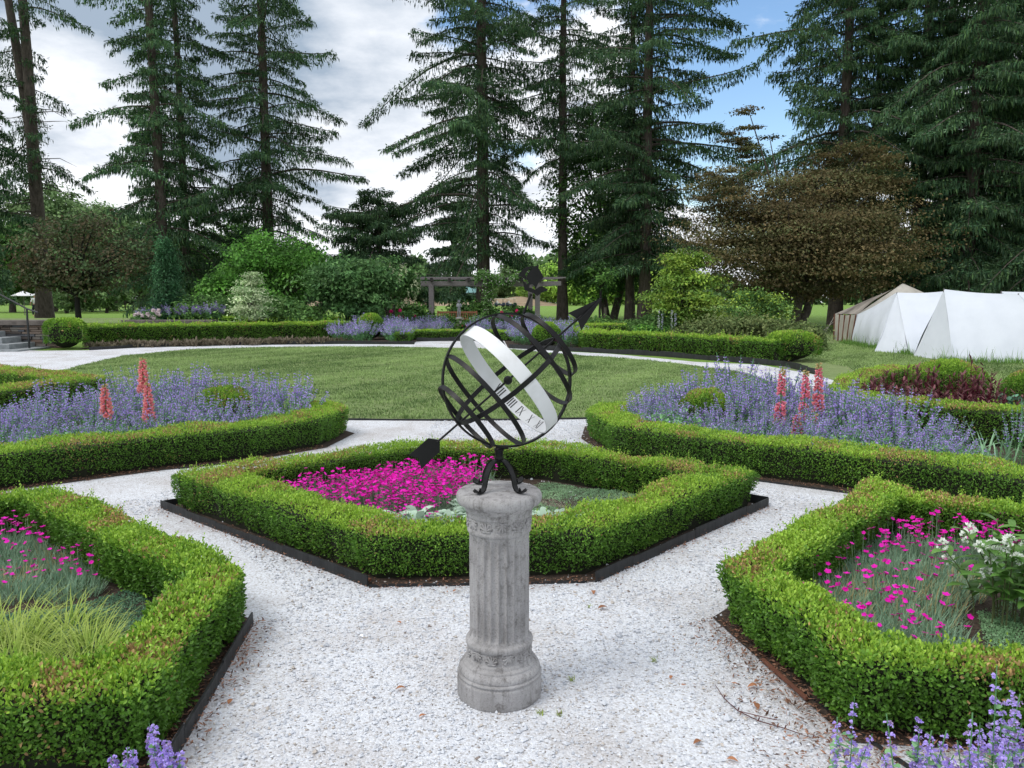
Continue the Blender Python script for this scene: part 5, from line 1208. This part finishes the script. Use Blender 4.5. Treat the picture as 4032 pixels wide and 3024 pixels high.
leaves(g, P, nrm(rng.normal(0, 1, (n, 3))), nrm(rng.normal(0, .6, (n, 3)) + [0, -.6, .6]), 2.2, 1.6, c)
tag(g.build('far_treeline', MT['leaf']), 'far belt of woods closing the golf course', 'woods', kind='stuff')

# ================================================================== BUILT THINGS
# ---- pergola
pg = thing('pergola', 'weathered grey timber pergola with rose vine, behind the statue', 'pergola', (-1.3, 38.5, 0))
pl, prr = XY(1700, 38)[0], XY(2116, 38)[0]
for x, y in ((pl, 38), (prr, 38), (pl - .28, 41), (prr - .28, 41)):
    g = Geo(); box(g, (x, y, 1.05), (.24, .24, 2.1), 0, bev=.012); g.build('post', MT['wood'], pg)
for y, dx in ((38, 0), (41, -.28)):
    g = Geo(); box(g, ((pl + prr) / 2 + dx + .2, y, 2.2), (prr - pl + 1.9, .12, .21), 0, bev=.01); g.build('beam', MT['wood'], pg)
for px in (1630, 1698, 1769, 1844, 1920, 1990, 2052, 2124):
    x = XY(px, 37.7)[0]; g = Geo(); box(g, (x - .12, 39.4, 2.38), (.13, 4.0, .15), .09); g.build('rafter', MT['woodd'], pg)
for k in range(5):
    g = Geo(); box(g, ((pl + prr) / 2 + .25 - .08 * k, 37.7 + .85 * k, 2.482), (prr - pl + 2.2, .05, .055), 0); g.build('purlin', MT['wood'], pg)
vx = XY(1925, 37.8)[0]; vine = thing('climbing_rose', 'climbing rose with pale blooms wound over the middle of the pergola', 'climbing plant', (vx, 37.7, 0))
g = Geo(); tube(g, [(vx + .1, 37.6, 0), (vx - .05, 37.6, .8), (vx + .08, 37.7, 1.6), (vx, 37.8, 2.3), (vx + .8, 37.8, 2.6)], [.04, .035, .03, .025, .015], 6); g.build('stem', MT['bark2'], vine)
g = Geo(); m = 2200; t = rng.uniform(0, 1, m); up = rng.uniform(0, 1, m) < .62
P = np.where(up[:, None], np.stack([vx - .7 + t * 2.7, 37.7 + rng.normal(0, .25, m), 2.45 + rng.normal(0, .13, m) + .18 * np.sin(t * 9)], 1), np.stack([vx + rng.normal(0, .17, m), 37.6 + rng.normal(0, .12, m), .4 + t * 2.0], 1))
leaves(g, P, nrm(rng.normal(0, 1, (m, 3)) - [0, 0, .4]), nrm(rng.normal(0, .7, (m, 3)) + [0, 0, 1]), .13, .085, np.array((.06, .12, .035)) * rng.uniform(.5, 1.7, (m, 1))); g.build('leaves', MT['leaf'], vine)
g = Geo(); k = rng.choice(m, 260); leaves(g, P[k] + rng.normal(0, .03, (260, 3)) - [0, .1, 0], nrm(rng.normal(0, 1, (260, 3))), nrm(rng.normal(0, 1, (260, 3))), .07, .06, (.6, .55, .58)); g.build('blooms', MT['petal'], vine)

# ---- bench
bx, by = XY(1802, 37)[0], 36.6
bn = thing('garden_bench', 'reddish teak slatted bench behind the boy statue', 'bench', (bx, by, 0)); W = 1.78
g = Geo(); [box(g, (bx, by - .2 + .1 * k, .43), (W, .08, .025), 0) for k in range(5)]; g.build('seat', MT['teak'], bn)
g = Geo(); box(g, (bx, by + .27, .83), (W, .05, .08), 0); box(g, (bx, by + .27, .5), (W, .05, .06), 0); [box(g, (bx - W / 2 + .08 + k * (W - .16) / 15, by + .27, .66), (.045, .022, .28), 0) for k in range(16)]; g.build('backrest', MT['teak'], bn)
for sx in (-1, 1):
    g = Geo(); box(g, (bx + sx * (W / 2 - .03), by, .64), (.06, .52, .04), 0); g.build('armrest', MT['teak'], bn)
    for yy, hh in ((-.24, .63), (.27, .9)):
        g = Geo(); box(g, (bx + sx * (W / 2 + .031), by + yy, hh / 2), (.06, .06, hh), 0); g.build('leg', MT['teak'], bn)

# ---- figures (one continuous skinned body each)
def figure(name, parent, loc, S, joints, edges, mat, rz=0.):
    me = bpy.data.meshes.new(name); ks = list(joints)
    ca, sa = math.cos(rz), math.sin(rz)
    me.from_pydata([((joints[k][0] * ca - joints[k][1] * sa) * S, (joints[k][0] * sa + joints[k][1] * ca) * S, joints[k][2] * S) for k in ks], [(ks.index(a), ks.index(b)) for a, b in edges], [])
    ob = bpy.data.objects.new(name, me); COL.objects.link(ob)
    sk = ob.modifiers.new('Skin', 'SKIN'); sv = me.skin_vertices[0].data
    for i, k in enumerate(ks): r = joints[k][3] * S; sv[i].radius = (r, r * joints[k][4] if len(joints[k]) > 4 else r)
    sv[ks.index('pelvis')].use_root = True
    ob.modifiers.new('Subsurf', 'SUBSURF').levels = 2
    dg = bpy.context.evaluated_depsgraph_get(); m2 = bpy.data.meshes.new_from_object(ob.evaluated_get(dg)); ob.modifiers.clear(); ob.data = m2
    m2.materials.clear(); m2.materials.append(mat); ob.location = loc
    m2.polygons.foreach_set('use_smooth', [True] * len(m2.polygons))
    if parent is not None: ob.parent = parent; ob.location = Vector(loc) - parent.location
    return ob
def body(pose='stand', child=False):
    hs = 1.28 if child else 1.
    J = dict(pelvis=(0, 0, .52, .075), waist=(0, 0, .6, .068), chest=(0, 0, .72, .085), neck=(0, 0, .82, .032), jaw=(0, -.012, .875, .042 * hs), head=(0, -.005, .93, .06 * hs), crown=(0, .002, .975, .045 * hs), nose=(0, -.066 * hs, .915, .012 * hs))
    E = [('pelvis', 'waist'), ('waist', 'chest'), ('chest', 'neck'), ('neck', 'jaw'), ('jaw', 'head'), ('head', 'crown'), ('head', 'nose')]
    for s, n in ((-1, 'l'), (1, 'r')):
        fwd = {'stand': .0, 'walk': .10 * s, 'statue': .03 * s}[pose]
        arm = {'stand': (.02, .02), 'walk': (-.07 * s, -.12 * s), 'statue': (-.05, -.13)}[pose]
        J.update({n + 'hip': (s * .05, 0, .48, .058), n + 'knee': (s * .055, -fwd, .27, .038), n + 'ankle': (s * .055, -fwd * .6 + .02, .045, .024), n + 'toe': (s * .06, -fwd * .6 - .075, .018, .02),
                  n + 'sho': (s * .105, 0, .785, .042), n + 'elb': (s * .14, arm[0], .63, .03), n + 'wri': (s * (.06 if pose == 'statue' else .145), arm[1], .52 if pose != 'statue' else .66, .02), n + 'hand': (s * (.03 if pose == 'statue' else .145), arm[1] - .02, .47 if pose != 'statue' else .68, .02)})
        E += [('pelvis', n + 'hip'), (n + 'hip', n + 'knee'), (n + 'knee', n + 'ankle'), (n + 'ankle', n + 'toe'), ('chest', n + 'sho'), (n + 'sho', n + 'elb'), (n + 'elb', n + 'wri'), (n + 'wri', n + 'hand')]
    return J, E
px_, py_ = XY(1808, 34)[:2]
pt = thing('statue_plinth', 'pale square stone plinth carrying the boy statue', 'plinth', (px_, py_, 0))
g = Geo(); box(g, (px_, py_, .06), (.42, .42, .12), 0, bev=.01); g.build('base', MT['plinth'], pt)
g = Geo(); box(g, (px_, py_, .34), (.29, .29, .44), 0, bev=.008); g.build('shaft', MT['plinth'], pt)
g = Geo(); box(g, (px_, py_, .585), (.38, .38, .05), 0, bev=.01); box(g, (px_, py_, .625), (.42, .42, .035), 0, bev=.008); g.build('cap', MT['plinth'], pt)
st = thing('boy_statue', 'small grey stone statue of a standing child on a plinth', 'statue', (px_, py_, .643))
J, E = body('statue', True); figure('body', st, (px_, py_, .66), .74, J, E, MT['statue'], .3)
g = Geo(); lathe(g, [(.12, .643), (.12, .66), (.10, .672)], (px_, py_, 0), 20); g.build('base', MT['statue'], st)
g = Geo(); m = 260; v = nrm(rng.normal(0, 1, (m, 3))); v = v[v[:, 2] > -.2]; P = np.array([px_, py_ + .008, .66 + .74 * .955]) + v * [.058, .06, .055]; leaves(g, P, nrm(np.cross(v, rng.normal(0, 1, v.shape))), v, .03, .02, (.25, .26, .28), .4); g.build('hair', MT['statue'], st)

def person(label, px, Y, top, bot, legs, pose='walk', rz=0., hat=True, zoff=0.):
    x, y, z = XY(px, Y); z += zoff; root = thing('person', label, 'person', (x, y, z)); J, E = body(pose); S = 1.74
    b = figure('body', root, (x, y, z), S, J, E, MT['skin'], rz)
    cl = {k: (v[0], v[1], v[2], v[3] * 1.25) for k, v in J.items() if k in ('pelvis', 'waist', 'chest', 'lsho', 'rsho', 'lelb', 'relb')}
    figure('shirt', root, (x, y, z + .01), S, cl, [e for e in E if e[0] in cl and e[1] in cl], top, rz)
    tr = {k: (v[0], v[1], v[2], v[3] * 1.3) for k, v in J.items() if k in ('pelvis', 'lhip', 'rhip', 'lknee', 'rknee', 'lankle', 'rankle')}
    figure('trousers', root, (x, y, z + .01), S, tr, [e for e in E if e[0] in tr and e[1] in tr], bot, rz)
    if hat:
        g = Geo(); lathe(g, [(.16, z + 1.66), (.165, z + 1.67), (.105, z + 1.685), (.1, z + 1.75), (.05, z + 1.785), (.001, z + 1.79)], (x, y, 0), 16); g.build('hat', MT['clothw'], root, True)
    return root
person('person in white top and hat walking by the left twin trunks', 141, 62, MT['clothw'], MT['clothd'], None, 'walk', 1.2)
person('golfer in white with a white cap, left of two on the fairway', 1768, 205, MT['clothw'], MT['clothn'], None, 'stand', .5, True, .25)
person('golfer in blue shirt bending, right of the white golfer', 1789, 200, MT['clothb'], MT['clothd'], None, 'walk', -1., False, .25)

# ---- stone wall, steps, handrail
def drystone(label, x0, x1, y, d, h, cop):
    root = thing('stone_wall', label, 'stone wall', (x0, y, 0)); g = Geo(); z = 0.; r = random.Random(4)
    while z < h - .02:
        hh = min(r.uniform(.035, .1), h - z); x = x0
        while x < x1 - .03:
            w = min(r.uniform(.18, .62), x1 - x); ins = r.uniform(0, .05); c = r.choice([(.13, .105, .09), (.19, .15, .125), (.11, .115, .125), (.165, .12, .095), (.21, .19, .17), (.085, .075, .07)])
            box(g, (x + w / 2, y + d / 2 + ins / 2, z + hh / 2), (w - .012, d - ins, hh - .009), r.uniform(-.012, .012), c, bev=.012); x += w
        z += hh
    g.build('stones', MT['stone'], root); g = Geo(); box(g, ((x0 + x1) / 2, y + d / 2 + .02, h / 2), (x1 - x0 - .1, d - .12, h - .02), 0); g.build('mortar_core', MT['core'], root)
    g = Geo(); x = x0 - .05
    while x < x1: w = min(1.5, x1 + .05 - x); box(g, (x + w / 2, y + d / 2, h + .075), (w - .008, d + .12, .15), 0, bev=.012); x += w
    g.build('coping', MT[cop], root); return root
wx = U2(160, 1377)[0]
drystone('dry-stone wall with coping beside the steps at the far left', wx - 6.2, wx + .2, 23.9, .55, .70, 'coping')
drystone('low stone retaining wall behind the long left hedge', wx + .35, -10.6, 27.4, .4, .6, 'coping')
sheet_t = Geo(); box(sheet_t, (-20, 30.6, .34), (19.5, 5.6, .62), 0); o = sheet_t.build('terrace', MT['lawn']); o['kind'] = 'structure'; o['label'] = 'raised grass terrace behind the stone wall'
for k, (pxr, h) in enumerate([(158, .045), (96, .19), (42, .36), (-20, .53)]):
    xr = XY(pxr, 23.3)[0]; g = Geo(); y0 = 22.25 + .34 * k; ye = 23.85
    if ye - y0 > .1:
        box(g, (xr - 2.6, (y0 + ye) / 2, h / 2 - .01), (5.2, ye - y0, h + .02), 0, bev=.01)
        o = g.build('stone_step', MT['step']); tag(o, ['flat bluestone landing below the garden steps at the left', 'lowest bluestone step at the left edge', 'second bluestone step at the left edge', 'top visible step at the left edge'][k], 'step', 'bluestone garden steps')
hr = thing('handrail', 'thin dark metal handrail beside the stone steps, left edge', 'handrail', (wx - .6, 23.2, 0))
p1 = atY(105, 1215, 23.1); g = Geo(); tube(g, [(p1[0], 23.1, 0), (p1[0], 23.1, p1[2])], .03, 8); g.build('post', MT['rail'], hr)
a = atY(-60, 1128, 23.6); b = atY(150, 1231, 22.9); g = Geo(); tube(g, [a, p1, b], .026, 8); g.build('rail', MT['rail'], hr)
g = Geo(); tube(g, [(a[0], a[1], .5), a], .03, 8); g.build('post', MT['rail'], hr)

# ---- white tents
def cloth(g, A, B_, C_, D_, sag=.05, wr=.03, n=28, m=20, seed=0, fold=9.):
    """cloth panel A-B along the ridge, D-C along the ground"""
    A, B_, C_, D_ = (np.asarray(q, float) for q in (A, B_, C_, D_)); u = np.linspace(0, 1, n)[None, :, None]; v = np.linspace(0, 1, m)[:, None, None]
    P = (A * (1 - u) + B_ * u) * (1 - v) + (D_ * (1 - u) + C_ * u) * v
    nn = nrm(np.cross(B_ - A, D_ - A)); uu, vv = u[..., 0], v[..., 0]
    off = -sag * np.sin(PI * vv) * (.4 + .6 * np.sin(PI * uu)) + wr * np.sin(fold * uu * 2 + 2.5 * uu * vv * fold * .4 + seed) * vv ** 1.3 * np.exp(-3.2 * np.minimum(uu, 1 - uu)) + wr * .3 * np.sin(23 * uu + seed * 2) * vv
    off = off * np.minimum(1, 8 * vv)
    P = P + nn * off[..., None]; P[..., 2] -= (.035 * np.sin(PI * uu) * (1 - vv))
    i = (np.arange(m - 1)[:, None] * n + np.arange(n - 1)[None]).ravel(); V = P.reshape(-1, 3)
    g.add(V, np.stack([i, i + 1, i + n + 1, i + n], 1)); g.add(V - nn * .004, np.stack([i, i + n, i + n + 1, i + 1], 1))
def wedge(label, R0, R1, F0, F1, B0, B1, seed=0):
    R0, R1, F0, F1, B0, B1 = (np.asarray(q, float) for q in (R0, R1, F0, F1, B0, B1)); root = thing('canvas_tent', label, 'tent', ((F0 + B1) / 2), 'white wedge tents in a row')
    g = Geo(); cloth(g, R0, R1, F1, F0, .10, .035, seed=seed); g.build('front_panel', MT['canvas'], root, True)
    g = Geo(); cloth(g, R1, R0, B0, B1, .07, .02, seed=seed + 1); g.build('back_panel', MT['canvas'], root, True)
    bul = np.array([-.55, .1, 0])
    for E0, E1, Rr, sgn in ((B0, F0, R0, 1), (F1, B1, R1, -1)):
        mid = (E0 + E1) / 2 + bul * sgn; g = Geo()
        cloth(g, Rr, Rr + [1e-3, 0, 0], mid, E0, .03, .06, n=10, seed=seed + 2, fold=7); cloth(g, Rr, Rr + [1e-3, 0, 0], E1, mid, .03, .06, n=10, seed=seed + 4, fold=7); g.build('end_flap', MT['canvas'], root, True)
    for Rr in (R0, R1):
        g = Geo(); tube(g, [(Rr[0], Rr[1], 0), (Rr[0], Rr[1], Rr[2] + .015)], .016, 8); g.build('pole', MT['wood'], root)
    return root
rb0, rb1 = atY(3717, 1139, 20.2), atY(4010, 1158, 19.4)
wedge('front white wedge tent with a broad plain side, at the right edge', rb0, rb1, (*U2(3753, 1424), 0), (13.1, 18.2, 0), (*U2(3626, 1386), 0), (14.6, 21.0, 0), 0)
ra0, ra1 = atY(3532, 1152, 22.9), atY(3740, 1145, 22.2)
wedge('white wedge tent behind the front one, ridge running left to right', ra0, ra1, (*U2(3579, 1395), 0), (13.3, 21.0, 0), (*U2(3482, 1376), 0), (13.4, 24.3, 0), 3)
rc0, rc1 = atY(3943, 1148, 21.5), (16.6, 20.3, 1.72)
wedge('white tent partly hidden behind the front one, cut by the right edge', rc0, rc1, (14.75, 20.2, 0), (17.2, 18.9, 0), (14.9, 22.9, 0), (17.6, 22, 0), 5)
mq = thing('canvas_marquee', 'shade-toned canvas marquee with peaked roof and red-brown wall straps', 'tent', (12.6, 27, 0))
e0, e1 = atY(3288, 1236, 28.3), atY(3373, 1238, 26.3); pk = atY(3554, 1116, 26.6); pk2 = atY(3506, 1160, 29.0)
w0, w1 = np.array([*U2(3285, 1339), 0]), np.array([*U2(3353, 1350), 0]); er = np.array([15.0, 25.4, .95]); eb = np.array([14.6, 29.6, .95])
g = Geo(); cloth(g, e0, e1, w1, w0, .02, .015, n=20); g.build('end_wall', MT['canvas2'], mq, True)
g = Geo(); cloth(g, pk2, pk, e1, e0, .12, .02); g.build('roof', MT['canvas3'], mq, True)
g = Geo(); cloth(g, pk, pk + [.02, 0, 0], er, e1, .10, .05, fold=8); g.build('front_roof', MT['canvas2'], mq, True)
g = Geo(); cloth(g, pk, pk2, eb, er, .1, .02); g.build('back_roof', MT['canvas2'], mq, True)
g = Geo(); cloth(g, e1, er, (15.1, 24.9, 0), w1, .06, .06, fold=14); g.build('side_wall', MT['canvas'], mq, True)
ft = atY(3533, 1150, 23.6)
g = Geo(); cloth(g, e1 + [.02, -.03, 0], ft, (*U2(3490, 1379), 0), w1 + [.03, -.03, 0], .12, .11, n=40, fold=13, seed=2); g.build('drape', MT['canvas'], mq, True)
for k in range(5):
    t = k / 4; a, b = e0 + (e1 - e0) * t, w0 + (w1 - w0) * t; g = Geo(); o_ = np.array([-.03, -.02, 0]); tube(g, [a + o_, b + o_], .022, 6); g.build('wall_strap', MT['rope'], mq)
for k in range(2):
    g = Geo(); tube(g, [e0 + [0, 0, -.05 - .2 * k], (e0[0] - .55 - .3 * k, e0[1] - .2, 0)], .008, 5); g.build('guy_rope', MT['canvas2'], mq)
g = Geo(); n = 5200; pts = np.array([[11.4, 26.6], [11.2, 23.6], [10.95, 21.3], [11.7, 22.3], [10.8, 18.9], [13.1, 18.2], [15, 17.6]]); L = np.linalg.norm(np.diff(pts, axis=0), axis=1); k = rng.choice(len(L), n, p=L / L.sum()); t = rng.uniform(0, 1, (n, 1))
q = pts[k] * (1 - t) + pts[k + 1] * t + rng.normal(0, .11, (n, 2)) - [.08, .12]
blades(g, np.concatenate([q, np.zeros((n, 1))], 1), rng.uniform(0, 6.28, n), rng.uniform(1.0, 1.5, n), rng.uniform(.5, 1.3, n), rng.uniform(.06, .2, n) + .25 * (rng.uniform(0, 1, n) < .05), .014, np.array((.07, .13, .03)) * rng.uniform(.6, 1.7, (n, 1)), 2)
tag(g.build('long_grass', MT['grass']), 'uncut long grass along the foot of the tents', 'grass', kind='stuff')

# ---- golf course
g = Geo(); xs = np.linspace(-75, 35, 56); ys = np.linspace(212, 262, 20); X, Y = np.meshgrid(xs, ys)
Z = gz(X, Y) - .3 + 3.4 * np.clip(np.sin(PI * (Y - 212) / 50), 0, 1) * np.clip(1 - ((X + 26) / 44) ** 4, 0, 1) * (.72 + .28 * np.sin(X * .17 + 1) + .1 * np.sin(X * .5))
i = (np.arange(19)[:, None] * 56 + np.arange(55)[None]).ravel(); g.add(np.stack([X, Y, Z], -1).reshape(-1, 3), np.stack([i, i + 1, i + 57, i + 56], 1)); o = g.build('hill', MT['sand'], None, True); o['kind'] = 'structure'; o['label'] = 'dry tan mound on the golf course'
bxn, byn, bzn = XY(1894, 268); bzn = 1.0
br_ = thing('barn', 'long teal-roofed barn beyond the tan mound', 'building', (bxn, byn, bzn))
g = Geo(); box(g, (bxn, byn, bzn + .9), (9.6, 8, 1.8), 0); g.build('wall', MT['barnwall'], br_)
g = Geo(); V = [(bxn + sx * 5.1, byn + sy * 4.4, bzn + 1.7) for sx in (-1, 1) for sy in (-1, 1)] + [(bxn + sx * 5.1, byn, bzn + 4.0) for sx in (-1, 1)]
g.add(V, [(0, 2, 5, 4), (3, 1, 4, 5)]); g.add(V, [(0, 4, 1), (2, 3, 5)]); g.build('roof', MT['barnroof'], br_)
def cart(px, Y, label, proto=None):
    x, y, z = XY(px, Y)
    if proto is not None: r = copy_tree(proto); r.location = (x, y, z); r['label'] = label; return r
    r = thing('golf_cart', label, 'golf cart', (0, 0, 0), 'golf carts on the fairway')
    g = Geo(); box(g, (0, 0, .5), (2.3, 1.15, .35), 0, bev=.06); box(g, (.85, 0, .78), (.55, 1.05, .35), 0, bev=.08); box(g, (-.95, 0, .8), (.4, 1.0, .4), 0, bev=.06); g.build('body', MT['cart'], r)
    g = Geo(); box(g, (-.3, 0, .82), (.55, 1.05, .16), 0, bev=.04); box(g, (-.58, 0, 1.1), (.12, 1.05, .5), 0, bev=.04); g.build('seat', MT['clothw'], r)
    g = Geo(); box(g, (-.05, 0, 1.86), (1.9, 1.2, .09), 0, bev=.03); g.build('roof', MT['cartroof'], r)
    for sx in (.75, -.85):
        for sy in (-.52, .52):
            g = Geo(); tube(g, [(sx * .95, sy, .9), (sx, sy, 1.82)], .035, 5); g.build('roof_post', MT['rail'], r)
            g = Geo(); tube(g, [(sx, sy * 1.02 - .1, .26), (sx, sy * 1.02 + .1, .26)], .26, 14); g.build('wheel', MT['tyre'], r)
    r.location = (x, y, z); r.rotation_euler[2] = .25; return r
c0 = cart(1968, 172, 'golf cart with dark load, left of the two near the great trunk'); cart(2013, 172, 'golf cart with pale body, right of the two by the great trunk', c0)
fn = thing('rail_fence', 'brown post-and-rail fence across the far left fairway', 'fence', (XY(430, 105)[0], 105, XY(430, 105)[2]))
fx0, fx1, fz = XY(195, 105)[0], XY(560, 105)[0], XY(195, 105)[2]
for k in range(12):
    x = fx0 + (fx1 - fx0) * k / 11; g = Geo(); box(g, (x, 105, fz + .6), (.14, .14, 1.25), 0); g.build('post', MT['bark2'], fn)
for hz in (.45, .95):
    g = Geo(); box(g, ((fx0 + fx1) / 2, 104.88, fz + hz), (fx1 - fx0, .06, .12), 0); g.build('rail', MT['bark2'], fn)
x, y, z = XY(98, 66); um = thing('patio_umbrella', 'open white patio umbrella on the far left', 'umbrella', (x, y, z))
g = Geo(); tube(g, [(x, y, z), (x, y, z + 1.9)], .035, 8); g.build('pole', MT['wood'], um)
g = Geo(); lathe(g, [(.95, z + 1.62), (.96, z + 1.66), (.5, z + 1.86), (.02, z + 2.05)], (x, y, 0), 8); g.build('canopy', MT['clothw'], um)
x, y, z = XY(2382, 40); g = Geo(); box(g, (x, y, .5), (.13, .13, 1.0), 0, bev=.01); box(g, (x, y, 1.01), (.15, .15, .03), 0); tag(g.build('wooden_post', MT['bark2']), 'short dark wooden post on the fairway right of the sapling', 'post')

# ================================================================== SKY, SUN, CAMERA
w = bpy.data.worlds.new('World'); SC.world = w; w.use_nodes = True; nt = w.node_tree
for n in list(nt.nodes): nt.nodes.remove(n)
out = nt.nodes.new('ShaderNodeOutputWorld'); bg = N(nt, 'ShaderNodeBackground', Strength=1.)
SUN_EL, SUN_AZ = math.radians(56), math.radians(-118)     # azimuth from +Y, clockwise positive to +X
sky = nt.nodes.new('ShaderNodeTexSky'); sky.sky_type = 'NISHITA'; sky.sun_disc = False; sky.sun_elevation = SUN_EL; sky.sun_rotation = SUN_AZ; sky.air_density = 1.1; sky.dust_density = .6; sky.ozone_density = 1.5
skm = N(nt, 'ShaderNodeVectorMath', operation='SCALE'); skm.inputs['Scale'].default_value = .14
sat = N(nt, 'ShaderNodeHueSaturation', Saturation=1.12); nt.links.new(sky.outputs[0], sat.inputs['Color']); nt.links.new(sat.outputs[0], skm.inputs[0])
tc = nt.nodes.new('ShaderNodeTexCoord'); sp = nt.nodes.new('ShaderNodeSeparateXYZ'); nt.links.new(tc.outputs['Generated'], sp.inputs[0])
def M(op, a, b=None, c=None):
    n = nt.nodes.new('ShaderNodeMath'); n.operation = op
    for i, q in enumerate((a, b, c)):
        if q is None: continue
        if isinstance(q, (int, float)): n.inputs[i].default_value = q
        else: nt.links.new(q, n.inputs[i])
    return n.outputs[0]
zz = M('ADD', M('MAXIMUM', sp.outputs[2], 0.), .28); cx = M('DIVIDE', sp.outputs[0], zz); cy = M('DIVIDE', sp.outputs[1], zz)
cb = nt.nodes.new('ShaderNodeCombineXYZ'); nt.links.new(cx, cb.inputs[0]); nt.links.new(cy, cb.inputs[1]); nt.links.new(M('MULTIPLY', sp.outputs[2], 2.2), cb.inputs[2])
def wn(s, d, r, off):
    mp = N(nt, 'ShaderNodeMapping'); mp.inputs['Location'].default_value = off; nt.links.new(cb.outputs[0], mp.inputs[0])
    n = N(nt, 'ShaderNodeTexNoise', Scale=s, Detail=d, Roughness=r); nt.links.new(mp.outputs[0], n.inputs['Vector']); return n.outputs['Fac']
def blob(px, py, inner, outer):
    d = nrm(ray(px, py)); n = N(nt, 'ShaderNodeVectorMath', operation='DOT_PRODUCT'); nt.links.new(tc.outputs['Generated'], n.inputs[0]); n.inputs[1].default_value = tuple(d)
    r = N(nt, 'ShaderNodeMapRange', interpolation_type='SMOOTHSTEP'); r.inputs[1].default_value = math.cos(math.radians(outer)); r.inputs[2].default_value = math.cos(math.radians(inner)); nt.links.new(n.outputs['Value'], r.inputs[0]); return r.outputs[0]
def ramp(x, a, b): 
    r = N(nt, 'ShaderNodeMapRange', interpolation_type='SMOOTHSTEP'); r.inputs[1].default_value = a; r.inputs[2].default_value = b; nt.links.new(x, r.inputs[0]); return r.outputs[0]
n1, n2, n3 = wn(2.3, 10., .58, (3.1, 1.7, 0)), wn(1.6, 7., .5, (8.2, 4.4, 2)), wn(4.2, 10., .62, (1.2, 7.7, 5))
cov = M('ADD', n1, .2)
cov = M('SUBTRACT', cov, M('MULTIPLY', blob(3010, 300, 3, 12), .34)); cov = M('SUBTRACT', cov, M('MULTIPLY', blob(3150, 700, 2, 9), .2))
cov = M('SUBTRACT', cov, M('MULTIPLY', blob(480, 520, .5, 5), .22))
cov = M('SUBTRACT', cov, M('MULTIPLY', blob(1700, 560, 2, 9), .12))
cov = M('ADD', cov, M('MULTIPLY', blob(500, 60, 8, 22), .35))
cov = M('ADD', cov, M('MULTIPLY', ramp(sp.outputs[2], .22, .0), .12))
mask = ramp(cov, .5, .64)
dark = M('ADD', M('MULTIPLY', blob(330, 0, 7, 16), 1.15), M('MULTIPLY', blob(1150, 100, 4, 14), .42))
dark = M('ADD', dark, M('MULTIPLY', ramp(n2, .5, .72), .55)); dark = M('SUBTRACT', dark, M('MULTIPLY', blob(330, 520, 3, 9), 1.0)); dark = M('SUBTRACT', dark, M('MULTIPLY', blob(2650, 100, 2, 7), .6))
dark = M('MINIMUM', M('MAXIMUM', M('ADD', dark, M('MULTIPLY', M('SUBTRACT', n3, .46), 1.5)), 0.), 1.)
cc = N(nt, 'ShaderNodeMix', data_type='RGBA'); nt.links.new(dark, cc.inputs[0]); cc.inputs[6].default_value = (.86, .875, .91, 1); cc.inputs[7].default_value = (.29, .36, .45, 1)
mx = N(nt, 'ShaderNodeMix', data_type='RGBA'); nt.links.new(mask, mx.inputs[0]); nt.links.new(skm.outputs[0], mx.inputs[6]); nt.links.new(cc.outputs[2], mx.inputs[7])
nt.links.new(mx.outputs[2], bg.inputs[0]); nt.links.new(bg.outputs[0], out.inputs[0])
sl = bpy.data.lights.new('sun', 'SUN'); sl.energy = 1.3; sl.angle = math.radians(24); sl.color = (1, .96, .9)
so = bpy.data.objects.new('sun', sl); COL.objects.link(so)
dv = Vector((math.sin(SUN_AZ) * math.cos(SUN_EL), math.cos(SUN_AZ) * math.cos(SUN_EL), math.sin(SUN_EL))); so.rotation_euler = dv.to_track_quat('Z', 'Y').to_euler(); so.location = (-20, -10, 40)
cd = bpy.data.cameras.new('camera'); cd.sensor_width = 36; cd.lens = 36 * FPX / 4032; cd.clip_end = 3000; cd.clip_start = .05
co = bpy.data.objects.new('camera', cd); COL.objects.link(co); co.location = (0, 0, H_EYE); co.rotation_euler = (PI / 2 - PITCH, 0, 0); SC.camera = co
SC.view_settings.view_transform = 'Standard'; SC.view_settings.look = 'None'; SC.view_settings.exposure = .48; SC.view_settings.gamma = 1
SC.cycles.max_bounces = 6; SC.cycles.diffuse_bounces = 3; SC.cycles.glossy_bounces = 2; SC.cycles.transmission_bounces = 3; SC.cycles.use_adaptive_sampling = True; SC.cycles.adaptive_threshold = .025; SC.cycles.use_denoising = True
